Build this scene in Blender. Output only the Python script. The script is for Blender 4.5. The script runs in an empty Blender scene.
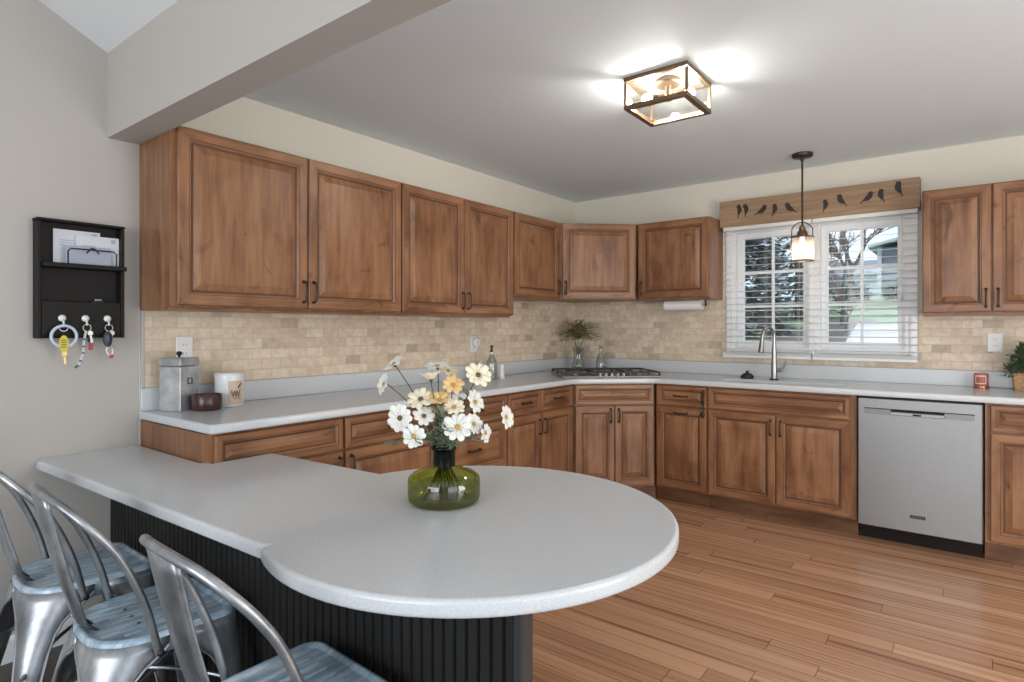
import bpy, bmesh, math, random
from mathutils import Vector, Matrix
C = bpy.context.scene.collection
random.seed(7)
R = math.radians
# ------------------------------------------------------------------ camera
cam = bpy.data.cameras.new('camera'); co = bpy.data.objects.new('camera', cam); C.objects.link(co)
cam.sensor_width = 36.0; cam.lens = 36.0 * 594.9 / 1024.0
cam.shift_y = -12.26 / 1024.0
cam.clip_start = 0.02; cam.clip_end = 300
co.location = (2.932, 0.0726, 1.28); co.rotation_euler = (R(90), 0, 0.6565)
bpy.context.scene.camera = co
# ------------------------------------------------------------------ world, sun, big lights, exposure
sc = bpy.context.scene
sc.view_settings.view_transform = 'Standard'; sc.view_settings.look = 'None'
sc.view_settings.exposure = 0.38; sc.view_settings.gamma = 1.0
sc.view_settings.use_curve_mapping = False
w = bpy.data.worlds.new('sky'); sc.world = w; w.use_nodes = True
nt = w.node_tree; nt.nodes.clear()
out = nt.nodes.new('ShaderNodeOutputWorld'); bg = nt.nodes.new('ShaderNodeBackground')
tc = nt.nodes.new('ShaderNodeTexCoord'); nz = nt.nodes.new('ShaderNodeTexNoise'); nz.inputs['Scale'].default_value = 4.0; nz.inputs['Detail'].default_value = 5
cr = nt.nodes.new('ShaderNodeValToRGB')
cr.color_ramp.elements[0].position = 0.42; cr.color_ramp.elements[0].color = (0.42, 0.57, 0.80, 1)
cr.color_ramp.elements[1].position = 0.62; cr.color_ramp.elements[1].color = (0.82, 0.87, 0.92, 1)
nt.links.new(tc.outputs['Generated'], nz.inputs['Vector']); nt.links.new(nz.outputs['Fac'], cr.inputs['Fac'])
nt.links.new(cr.outputs['Color'], bg.inputs['Color']); bg.inputs['Strength'].default_value = 1.45
nt.links.new(bg.outputs['Background'], out.inputs['Surface'])

def light(name, kind, loc, energy, color=(1, 1, 1), rot=(0, 0, 0), **kw):
    l = bpy.data.lights.new(name, kind); l.energy = energy; l.color = color
    for k, v in kw.items(): setattr(l, k, v)
    o = bpy.data.objects.new(name, l); o.location = loc; o.rotation_euler = rot; C.objects.link(o); return o
light('daylight_dining_window', 'AREA', (2.6, -3.08, 1.45), 80, (0.95, 0.98, 1.0), (R(84), 0, 0), shape='RECTANGLE', size=3.0, size_y=2.0)
light('daylight_side_door', 'AREA', (5.08, 0.0, 1.25), 15, (0.95, 0.98, 1.0), (R(90), 0, R(90)), shape='RECTANGLE', size=2.0, size_y=2.0)
light('added_fill_kitchen_right', 'AREA', (5.1, 2.15, 1.2), 74, (1.0, 0.985, 0.96), (R(101), 0, R(66)), shape='RECTANGLE', size=1.9, size_y=1.9)  # fill light added to brighten the kitchen; the right wall has no door here
light('sun', 'SUN', (0, 0, 20), 1.6, (1.0, 0.95, 0.86), (R(52), 0, R(-60)), angle=R(3))

# ------------------------------------------------------------------ materials
def mat(name, color, rough=0.5, metal=0.0, **kw):
    m = bpy.data.materials.new(name); m.use_nodes = True
    b = m.node_tree.nodes['Principled BSDF']
    b.inputs['Base Color'].default_value = (*color, 1); b.inputs['Roughness'].default_value = rough; b.inputs['Metallic'].default_value = metal
    for k, v in kw.items(): b.inputs[k].default_value = v
    return m
def N(m, t, **kw):
    n = m.node_tree.nodes.new(t)
    for k, v in kw.items(): setattr(n, k, v)
    return n
def L(m, a, b): m.node_tree.links.new(a, b)
def coords(m, scale=(1, 1, 1), rnd=True, kind='Object', rot=(0, 0, 0)):
    t = N(m, 'ShaderNodeTexCoord'); mp = N(m, 'ShaderNodeMapping'); mp.inputs['Scale'].default_value = scale; mp.inputs['Rotation'].default_value = rot
    L(m, t.outputs[kind], mp.inputs['Vector'])
    if rnd:
        oi = N(m, 'ShaderNodeObjectInfo'); ml = N(m, 'ShaderNodeMath', operation='MULTIPLY'); ml.inputs[1].default_value = 17.0
        cb = N(m, 'ShaderNodeCombineXYZ'); L(m, oi.outputs['Random'], ml.inputs[0])
        for i in range(3): L(m, ml.outputs[0], cb.inputs[i])
        L(m, cb.outputs[0], mp.inputs['Location'])
    return mp.outputs['Vector']
def noise(m, vec, scale, detail=4, rough=0.55, dist=0.0):
    n = N(m, 'ShaderNodeTexNoise'); n.inputs['Scale'].default_value = scale; n.inputs['Detail'].default_value = detail
    n.inputs['Roughness'].default_value = rough; n.inputs['Distortion'].default_value = dist; L(m, vec, n.inputs['Vector']); return n.outputs['Fac']
def ramp(m, fac, stops):
    r = N(m, 'ShaderNodeValToRGB'); e = r.color_ramp.elements
    while len(e) < len(stops): e.new(0.5)
    for i, (p, c) in enumerate(stops): e[i].position = p; e[i].color = (*c, 1)
    L(m, fac, r.inputs['Fac']); return r.outputs['Color']
def mixc(m, fac, a, b, mode='MIX'):
    x = N(m, 'ShaderNodeMix', data_type='RGBA', blend_type=mode)
    if isinstance(fac, float): x.inputs[0].default_value = fac
    else: L(m, fac, x.inputs[0])
    for i, v in ((6, a), (7, b)):
        if isinstance(v, tuple): x.inputs[i].default_value = (*v, 1)
        else: L(m, v, x.inputs[i])
    return x.outputs[2]
def bump(m, h, strength=0.3, dist=0.002):
    b = N(m, 'ShaderNodeBump'); b.inputs['Strength'].default_value = strength; b.inputs['Distance'].default_value = dist
    L(m, h, b.inputs['Height']); L(m, b.outputs['Normal'], m.node_tree.nodes['Principled BSDF'].inputs['Normal'])
def base(m, c): L(m, c, m.node_tree.nodes['Principled BSDF'].inputs['Base Color'])

def wood(name, vertical, dark=1.0, rough=0.36):
    m = mat(name, (.3, .15, .08), rough)
    s = (9, 9, 0.9) if vertical else (0.9, 9, 9)
    v = coords(m, s); v2 = coords(m, (2.2, 2.2, 1.3) if vertical else (1.3, 2.2, 2.2))
    g = noise(m, v, 3.2, 6, .6, .4); bl = noise(m, v2, 1.9, 3, .5, .6)
    d = dark
    c1 = ramp(m, g, [(0.28, (.19*d, .085*d, .041*d)), (0.55, (.305*d, .148*d, .072*d)), (0.8, (.385*d, .20*d, .103*d))])
    c2 = ramp(m, bl, [(0.34, (.56, .48, .42)), (0.56, (1, 1, 1))])
    vk = coords(m, (7, 7, 4.5) if vertical else (4.5, 7, 7)); kn = ramp(m, noise(m, vk, 1.3, 2, .5, 1.2), [(.25, (.42, .34, .28)), (.36, (1, 1, 1))])
    c1 = mixc(m, .75, c1, kn, 'MULTIPLY')
    m.node_tree.nodes['Principled BSDF'].inputs['Specular IOR Level'].default_value = .38
    base(m, mixc(m, 0.8, c1, c2, 'MULTIPLY')); bump(m, g, .08, .001); return m
M = {}
M['wood_v'] = wood('cabinet_wood_vertical', True)
M['wood_h'] = wood('cabinet_wood_horizontal', False)
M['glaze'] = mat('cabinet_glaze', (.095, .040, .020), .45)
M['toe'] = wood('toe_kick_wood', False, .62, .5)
M['toe_black'] = mat('dishwasher_toe', (.010, .006, .0045), .6, 0, **{'Specular IOR Level': .25})
def counter():
    m = mat('counter_solid_surface', (.5, .5, .5), .22)
    v = coords(m, rnd=False); n = noise(m, v, 260, 2, .6)
    base(m, ramp(m, n, [(.30, (.50, .525, .545)), (.5, (.575, .60, .62)), (.72, (.63, .645, .66))])); return m
M['counter'] = counter()
def tile(name, axis):
    m = mat(name, (.5, .4, .3), .45)
    t = N(m, 'ShaderNodeTexCoord'); sp = N(m, 'ShaderNodeSeparateXYZ'); cb = N(m, 'ShaderNodeCombineXYZ')
    L(m, t.outputs['Object'], sp.inputs[0]); L(m, sp.outputs[axis], cb.inputs[0]); L(m, sp.outputs['Z'], cb.inputs[1])
    b = N(m, 'ShaderNodeTexBrick'); L(m, cb.outputs[0], b.inputs['Vector'])
    b.inputs['Scale'].default_value = 1.0; b.inputs['Mortar Size'].default_value = .0022; b.inputs['Mortar Smooth'].default_value = .3
    b.inputs['Brick Width'].default_value = .105; b.inputs['Row Height'].default_value = .0535; b.inputs['Bias'].default_value = .0
    b.inputs['Color1'].default_value = (0, 0, 0, 1); b.inputs['Color2'].default_value = (1, 1, 1, 1); b.inputs['Mortar'].default_value = (.5, .5, .5, 1)
    c = ramp(m, b.outputs['Color'], [(0.0, (.47, .375, .285)), (.10, (.62, .51, .385)), (.6, (.70, .585, .445)), (1.0, (.76, .655, .53))])
    n = noise(m, cb.outputs[0], 24, 5, .6); n2 = ramp(m, n, [(.32, (.80, .77, .74)), (.6, (1, 1, 1))])
    c = mixc(m, .9, c, n2, 'MULTIPLY')
    c = mixc(m, b.outputs['Fac'], c, (.56, .46, .35)); base(m, c)
    inv = N(m, 'ShaderNodeMath', operation='SUBTRACT'); inv.inputs[0].default_value = 1; L(m, b.outputs['Fac'], inv.inputs[1])
    bump(m, inv.outputs[0], .5, .003); return m
M['tile_y'] = tile('travertine_tile_side', 'Y'); M['tile_x'] = tile('travertine_tile_back', 'X')
def paint(name, c, rough=.75):
    m = mat(name, c, rough); v = coords(m, rnd=False); bump(m, noise(m, v, 160, 3), .06, .001); return m
M['cream'] = paint('cream_paint', (.72, .685, .595)); M['gray'] = paint('warm_gray_paint', (.475, .443, .405))
M['ceil'] = paint('ceiling_paint', (.74, .81, .86)); M['vault'] = paint('vault_paint', (.80, .80, .80)); M['trimwhite'] = mat('white_trim', (.90, .90, .90), .4)
def planks(name, tones, streak, rough, wd=.092):
    m = mat(name, tones[1], rough)
    v0 = coords(m, rnd=False)
    sx = N(m, 'ShaderNodeSeparateXYZ'); L(m, v0, sx.inputs[0])
    def mth(op, a, b_=None):
        n_ = N(m, 'ShaderNodeMath', operation=op)
        for i, q_ in enumerate((a, b_)):
            if q_ is None: continue
            if isinstance(q_, (int, float)): n_.inputs[i].default_value = q_
            else: L(m, q_, n_.inputs[i])
        return n_.outputs[0]
    row = mth('FLOOR', mth('DIVIDE', sx.outputs['Y'], wd))
    sh = mth('MULTIPLY', mth('FRACT', mth('MULTIPLY', mth('SINE', mth('MULTIPLY', row, 12.9898)), 437.585)), 1.7)
    cv = N(m, 'ShaderNodeCombineXYZ'); L(m, mth('ADD', sx.outputs['X'], sh), cv.inputs[0]); L(m, sx.outputs['Y'], cv.inputs[1])
    v = cv.outputs[0]
    b = N(m, 'ShaderNodeTexBrick'); L(m, v, b.inputs['Vector'])
    b.offset = 0.0; b.offset_frequency = 2
    b.inputs['Scale'].default_value = 1; b.inputs['Brick Width'].default_value = 1.7; b.inputs['Row Height'].default_value = wd
    b.inputs['Mortar Size'].default_value = .0013; b.inputs['Mortar Smooth'].default_value = .2; b.inputs['Bias'].default_value = 0
    b.inputs['Color1'].default_value = (0, 0, 0, 1); b.inputs['Color2'].default_value = (1, 1, 1, 1); b.inputs['Mortar'].default_value = (.5, .5, .5, 1)
    c = ramp(m, b.outputs['Color'], [(0, tones[0]), (.5, tones[1]), (1, tones[2])])
    ad = N(m, 'ShaderNodeVectorMath', operation='ADD'); L(m, b.outputs['Color'], ad.inputs[1]); L(m, v, ad.inputs[0])
    mp = N(m, 'ShaderNodeMapping'); mp.inputs['Scale'].default_value = (.40, 24, 1); L(m, ad.outputs[0], mp.inputs['Vector'])
    n = noise(m, mp.outputs[0], 1.6, 4, .55, .15)
    c = mixc(m, .85, c, ramp(m, n, [(.30, streak), (.42, (.80, .75, .72)), (.52, (.96, .95, .94)), (.65, (1.08, 1.07, 1.06))]), 'MULTIPLY')
    c = mixc(m, b.outputs['Fac'], c, tuple(x * .22 for x in tones[0])); base(m, c)
    bump(m, n, .05, .001); return m
M['floor'] = planks('bamboo_planks', ((.43, .235, .137), (.50, .28, .165), (.585, .345, .21)), (.36, .24, .18), .24)
M['floor_d'] = planks('dark_planks', ((.06, .047, .04), (.085, .066, .056), (.11, .088, .076)), (.6, .55, .52), .4)
M['black'] = mat('black_paint', (.013, .0125, .0118), .55, 0, **{'Specular IOR Level': .35})
M['blacktrim'] = mat('black_trim', (.035, .037, .04), .35)
M['blackwood'] = mat('espresso_wood', (.009, .007, .006), .55, 0, **{'Specular IOR Level': .25})
M['iron'] = mat('cast_iron', (.015, .015, .016), .5)
M['bronze'] = mat('oil_rubbed_bronze', (.055, .040, .030), .38, .7)
M['bronze_l'] = mat('antique_bronze', (.20, .135, .08), .42, .75)
M['chrome'] = mat('brushed_nickel', (.36, .36, .36), .30, 1.0)
def steel():
    m = mat('stainless_steel', (.36, .36, .36), .42, .9)
    v = coords(m, (140, 2, 2), rnd=False); n = noise(m, v, 2, 3); base(m, ramp(m, n, [(.3, (.275, .278, .28)), (.7, (.295, .298, .30))])); return m
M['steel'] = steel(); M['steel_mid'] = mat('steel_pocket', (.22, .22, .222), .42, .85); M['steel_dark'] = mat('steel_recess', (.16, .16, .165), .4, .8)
def brushed(name, lo, mid, hi, rough=.30, sc=(3, 26, 3), metal=.88):
    m = mat(name, mid, rough, metal); v = coords(m, sc); n = noise(m, v, 2.2, 5, .65, .3)
    v2 = coords(m, (6, 6, 6)); n2 = noise(m, v2, 1.6, 4, .6)
    c = ramp(m, n, [(.3, lo), (.5, mid), (.72, hi)]); base(m, mixc(m, .8, c, ramp(m, n2, [(.35, (.55, .56, .58)), (.65, (1.1, 1.1, 1.1))]), 'MULTIPLY')); return m
M['gun'] = brushed('brushed_gunmetal', (.27, .285, .30), (.42, .44, .455), (.62, .64, .655), .38, (4, 4, 1.2), .8)
M['gunseat'] = brushed('brushed_steel_blue_sheen', (.25, .38, .50), (.48, .63, .75), (.92, .96, 1.0), .45, (26, 2.2, 3), .3)  # bluish metal, with reflected window daylight put into the seat colour as pale streaks
M['galv'] = brushed('galvanized_sheet', (.42, .44, .45), (.56, .58, .59), (.70, .71, .71), .42, (3, 3, 3), .75)
M['white'] = mat('white_plastic', (.74, .74, .72), .35); M['ceramic'] = mat('white_glaze', (.72, .72, .72), .2)
M['bowl'] = mat('brown_glaze', (.055, .022, .020), .25); M['tan'] = mat('tan_label', (.56, .42, .31), .6)
M['ink'] = mat('dark_ink', (.02, .015, .014), .6); M['paper'] = mat('white_paper', (.66, .67, .70), .8); M['paper2'] = mat('blue_grey_paper', (.40, .43, .52), .8)
M['towel'] = mat('paper_towel', (.78, .78, .77), .9)
def archglass(name, tint=(1, 1, 1), gl=.08, milky=0.0, milk=(1, 1, 1)):
    m = bpy.data.materials.new(name); m.use_nodes = True; n = m.node_tree; n.nodes.clear()
    o = n.nodes.new('ShaderNodeOutputMaterial'); t = n.nodes.new('ShaderNodeBsdfTransparent'); t.inputs[0].default_value = (*tint, 1)
    g = n.nodes.new('ShaderNodeBsdfGlossy'); g.inputs['Roughness'].default_value = .03
    fr = n.nodes.new('ShaderNodeLayerWeight'); fr.inputs['Blend'].default_value = .25
    ad = n.nodes.new('ShaderNodeMath'); ad.operation = 'MULTIPLY_ADD'; ad.inputs[1].default_value = .55; ad.inputs[2].default_value = gl * .4; n.links.new(fr.outputs['Fresnel'], ad.inputs[0])
    mx = n.nodes.new('ShaderNodeMixShader'); n.links.new(ad.outputs[0], mx.inputs[0]); n.links.new(t.outputs[0], mx.inputs[1]); n.links.new(g.outputs[0], mx.inputs[2])
    last = mx.outputs[0]
    if milky:
        tr = n.nodes.new('ShaderNodeBsdfTranslucent'); tr.inputs[0].default_value = (*milk, 1)
        m2 = n.nodes.new('ShaderNodeMixShader'); m2.inputs[0].default_value = milky; n.links.new(last, m2.inputs[1]); n.links.new(tr.outputs[0], m2.inputs[2]); last = m2.outputs[0]
    n.links.new(last, o.inputs['Surface']); return m
M['pane'] = archglass('window_glass', (.97, .985, .98), .05); M['lampglass'] = archglass('lamp_glass', (.97, .97, .96), .06)
M['shadeglass'] = archglass('seeded_glass', (.95, .92, .88), .15, .26, (.95, .88, .82))
M['clearglass'] = archglass('clear_bottle_glass', (.88, .90, .88), .2, .08)
M['green'] = archglass('olive_glass', (.66, .66, .20), .22, .08, (.42, .42, .06))
M['greenneck'] = archglass('olive_glass_thick', (.16, .22, .14), .04)
M['water'] = archglass('vase_water', (.80, .86, .62), .02)
def emit(name, c, s):
    m = mat(name, c, .4); b = m.node_tree.nodes['Principled BSDF']; b.inputs['Emission Color'].default_value = (*c, 1); b.inputs['Emission Strength'].default_value = s; return m
M['bulb'] = emit('lit_bulb', (1, .90, .74), 26); M['bulb_p'] = emit('lit_pendant_bulb', (1, .84, .62), 7)
def slat():
    m = bpy.data.materials.new('blind_slat'); m.use_nodes = True; n = m.node_tree; b = n.nodes['Principled BSDF']; b.inputs['Base Color'].default_value = (.90, .90, .90, 1); b.inputs['Roughness'].default_value = .45
    t = n.nodes.new('ShaderNodeBsdfTranslucent'); t.inputs[0].default_value = (.85, .86, .88, 1); mx = n.nodes.new('ShaderNodeMixShader'); mx.inputs[0].default_value = .22
    n.links.new(b.outputs[0], mx.inputs[1]); n.links.new(t.outputs[0], mx.inputs[2]); n.links.new(mx.outputs[0], n.nodes['Material Output'].inputs['Surface']); return m
M['slat'] = slat()
def lightwood():
    m = mat('pine_board', (.34, .22, .13), .6); v = coords(m, (1.0, 8, 11), rnd=False); n = noise(m, v, 2.5, 5, .6, .3)
    base(m, ramp(m, n, [(.3, (.225, .14, .08)), (.55, (.32, .205, .12)), (.75, (.40, .27, .165))])); return m
M['pine'] = lightwood()
def leafmat(name, a, b):
    m = mat(name, a, .6); v = coords(m); n = noise(m, v, 14, 2); base(m, ramp(m, n, [(.35, a), (.65, b)])); return m
M['leaf'] = leafmat('grey_green_leaf', (.13, .19, .12), (.27, .34, .23)); M['stem'] = mat('green_stem', (.06, .085, .035), .6)
M['olive'] = leafmat('olive_sprig', (.17, .15, .05), (.36, .31, .14)); M['fern'] = leafmat('fern_green', (.035, .075, .035), (.10, .16, .07))
M['petal'] = mat('white_petal', (.80, .78, .72), .7); M['petal2'] = mat('cream_petal', (.82, .74, .56), .7); M['petal3'] = mat('apricot_petal', (.80, .55, .25), .7)
M['disc'] = mat('flower_disc', (.10, .085, .03), .8); M['disc2'] = mat('yellow_disc', (.45, .28, .05), .8)
M['wicker'] = brushed('wicker', (.25, .13, .06), (.42, .24, .12), (.55, .34, .18), .7, (30, 30, 40), 0)
M['candle'] = mat('pink_wax', (.46, .13, .11), .4); M['copper'] = mat('copper_lid', (.55, .30, .18), .3, .9)
M['yellow'] = mat('yellow_tag', (.62, .50, .03), .4); M['brass'] = mat('brass_key', (.42, .33, .16), .35, .9); M['red'] = mat('red_tag', (.45, .04, .03), .4)
M['ring'] = mat('pale_blue_ring', (.52, .60, .68), .4); M['darkfob'] = mat('dark_fob', (.02, .022, .03), .35); M['navy'] = mat('navy_fob', (.05, .06, .12), .4)
def grass():
    m = mat('lawn_grass', (.1, .2, .06), .9); v = coords(m, rnd=False); n = noise(m, v, 1.4, 5); base(m, ramp(m, n, [(.3, (.20, .28, .14)), (.7, (.32, .41, .23))])); return m
M['grass'] = grass(); M['concrete'] = mat('concrete', (.62, .60, .58), .9); M['mulch'] = leafmat('mulch', (.13, .10, .085), (.22, .18, .15))
M['siding'] = mat('gray_siding', (.17, .19, .22), .8); M['siding2'] = mat('pale_siding', (.46, .50, .54), .8); M['roofs'] = mat('shingles', (.25, .27, .30), .9)
M['bark'] = leafmat('bark', (.12, .09, .08), (.22, .17, .15)); M['evergreen'] = leafmat('evergreen', (.13, .15, .145), (.33, .35, .34)); M['twig'] = leafmat('bare_twigs', (.20, .15, .13), (.32, .25, .22))

# ------------------------------------------------------------------ mesh builder
class MB:
    def __init__(s): s.v = []; s.f = []; s.m = []
    def add(s, vs, fs, mi=0):
        o = len(s.v); s.v += [tuple(x) for x in vs]; s.f += [tuple(i + o for i in f) for f in fs]
        s.m += ([mi] * len(fs) if isinstance(mi, int) else list(mi)); return s
    def box(s, a, b, mi=0, mtx=None):
        x0, y0, z0 = a; x1, y1, z1 = b
        vs = [Vector(p) for p in ((x0, y0, z0), (x1, y0, z0), (x1, y1, z0), (x0, y1, z0), (x0, y0, z1), (x1, y0, z1), (x1, y1, z1), (x0, y1, z1))]
        if mtx: vs = [mtx @ p for p in vs]
        return s.add(vs, [(0, 3, 2, 1), (4, 5, 6, 7), (0, 1, 5, 4), (1, 2, 6, 5), (2, 3, 7, 6), (3, 0, 4, 7)], mi)
    def bbox(s, a, b, bev=.003, mi=0):      # box with chamfered vertical + top edges
        x0, y0, z0 = a; x1, y1, z1 = b; k = bev
        rings = [(0, z0 + k, 0), (k, z0, 1)]
        def ring(ins, z):
            e = k if ins == 0 else 0
            q = [(x0 + ins + e, y0 + ins), (x1 - ins - e, y0 + ins), (x1 - ins, y0 + ins + e), (x1 - ins, y1 - ins - e), (x1 - ins - e, y1 - ins), (x0 + ins + e, y1 - ins), (x0 + ins, y1 - ins - e), (x0 + ins, y0 + ins + e)]
            if ins: q = [(x0 + 2*k, y0 + k), (x1 - 2*k, y0 + k), (x1 - k, y0 + 2*k), (x1 - k, y1 - 2*k), (x1 - 2*k, y1 - k), (x0 + 2*k, y1 - k), (x0 + k, y1 - 2*k), (x0 + k, y0 + 2*k)]
            return [(px, py, z) for px, py in q]
        return s.loft([ring(k, z0), ring(0, z0 + k), ring(0, z1 - k), ring(k, z1)], mi, True, True)
    def loft(s, rings, mi=0, cap0=False, cap1=False, closed=True):
        n = len(rings[0]); o = len(s.v); fs = []
        for r in rings: s.v += [tuple(p) for p in r]
        for i in range(len(rings) - 1):
            for j in range(n if closed else n - 1):
                k = (j + 1) % n
                fs.append((o + i*n + j, o + i*n + k, o + (i+1)*n + k, o + (i+1)*n + j))
        if cap0: fs.append(tuple(o + j for j in reversed(range(n))))
        if cap1: fs.append(tuple(o + (len(rings)-1)*n + j for j in range(n)))
        s.f += fs; s.m += [mi] * len(fs); return s
    def lathe(s, prof, c=(0, 0, 0), n=32, mi=0, cap0=False, cap1=False):
        return s.loft([[(c[0] + r*math.cos(2*math.pi*j/n), c[1] + r*math.sin(2*math.pi*j/n), c[2] + z) for j in range(n)] for r, z in prof], mi, cap0, cap1)
    def tube(s, pts, r, n=10, mi=0, closed=False, sq=None):
        pts = [Vector(p) for p in pts]; N_ = len(pts); rings = []; up = None
        for i, p in enumerate(pts):
            a = pts[(i-1) % N_] if (closed or i > 0) else p; b = pts[(i+1) % N_] if (closed or i < N_-1) else p
            t = (b - a).normalized()
            if up is None:
                up = Vector((0, 0, 1)) if abs(t.z) < .9 else Vector((1, 0, 0))
            x = t.cross(up).normalized(); up = x.cross(t).normalized()
            rr = r[i] if isinstance(r, (list, tuple)) else r
            if sq: rings.append([p + x*a_*sq[0] + up*b_*sq[1] for a_, b_ in ((-1, -1), (1, -1), (1, 1), (-1, 1))])
            else: rings.append([p + x*rr*math.cos(2*math.pi*j/n) + up*rr*math.sin(2*math.pi*j/n) for j in range(n)])
        if closed: rings.append(rings[0])
        return s.loft(rings, mi, not closed, not closed)
    def prism(s, poly, z0, z1, mi=0):
        return s.loft([[(x, y, z0) for x, y in poly], [(x, y, z1) for x, y in poly]], mi, True, True)
    def ball(s, c, r, mi=0, n=12, sc_=(1, 1, 1)):
        return s.loft([[(c[0] + sc_[0]*r*math.sin(a)*math.cos(2*math.pi*j/n), c[1] + sc_[1]*r*math.sin(a)*math.sin(2*math.pi*j/n), c[2] - sc_[2]*r*math.cos(a)) for j in range(n)] for a in [max(.02, math.pi*i/(n//2+1)) if i <= n//2 else math.pi-.02 for i in range(n//2+2)]], mi, True, True)
    def build(s, name, mats, parent=None, smooth=False, angle=38, solid=0.0):
        me = bpy.data.meshes.new(name); me.from_pydata(s.v, [], s.f)
        for m in (mats if isinstance(mats, (list, tuple)) else [mats]): me.materials.append(M[m])
        me.polygons.foreach_set('material_index', s.m)
        bm = bmesh.new(); bm.from_mesh(me); bmesh.ops.recalc_face_normals(bm, faces=bm.faces); bm.to_mesh(me); bm.free()
        if smooth: me.shade_smooth(); me.set_sharp_from_angle(angle=R(angle))
        o = bpy.data.objects.new(name, me); C.objects.link(o)
        if parent: o.parent = parent
        if solid:
            md = o.modifiers.new('thickness', 'SOLIDIFY'); md.thickness = solid; md.offset = 0
        return o
def thing(name, label, cat, loc=(0, 0, 0), rz=0, group=None):
    o = bpy.data.objects.new(name, None); C.objects.link(o); o.empty_display_size = .1
    o.location = loc; o.rotation_euler = (0, 0, rz); o['label'] = label; o['category'] = cat
    if group: o['group'] = group
    return o
def tag(o, label, cat, group=None):
    o['label'] = label; o['category'] = cat
    if group: o['group'] = group
    return o
def struct(o): o['kind'] = 'structure'; return o
def stuff(o): o['kind'] = 'stuff'; return o
def smooth_path(pts, k=6):
    P = [Vector(p) for p in pts]; P = [P[0]*2 - P[1]] + P + [P[-1]*2 - P[-2]]; o = []
    for i in range(1, len(P) - 2):
        for j in range(k):
            t = j / k; a, b, c, d = P[i-1], P[i], P[i+1], P[i+2]
            o.append(.5*((2*b) + (c-a)*t + (2*a-5*b+4*c-d)*t*t + (3*b-a-3*c+d)*t**3))
    o.append(P[-2]); return o
def slab(name, outline, holes, z0, z1, bev, mt, parent=None):
    cu = bpy.data.curves.new(name, 'CURVE'); cu.dimensions = '2D'; cu.fill_mode = 'BOTH'
    for pts in [outline] + holes:
        sp = cu.splines.new('POLY'); sp.points.add(len(pts) - 1); sp.use_cyclic_u = True
        for p, q in zip(sp.points, pts): p.co = (q[0], q[1], 0, 1)
    cu.bevel_depth = bev; cu.bevel_resolution = 3; cu.extrude = (z1 - z0) / 2 - bev; cu.offset = -bev
    t = bpy.data.objects.new(name, cu); C.objects.link(t); bpy.context.view_layer.update()
    me = bpy.data.meshes.new_from_object(t.evaluated_get(bpy.context.evaluated_depsgraph_get()))
    bpy.data.objects.remove(t); bpy.data.curves.remove(cu)
    for v in me.vertices: v.co.z += (z0 + z1) / 2
    me.materials.clear(); me.materials.append(M[mt]); me.shade_smooth(); me.set_sharp_from_angle(angle=R(35)); me.name = name
    o = bpy.data.objects.new(name, me); C.objects.link(o)
    if parent: o.parent = parent
    return o

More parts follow.
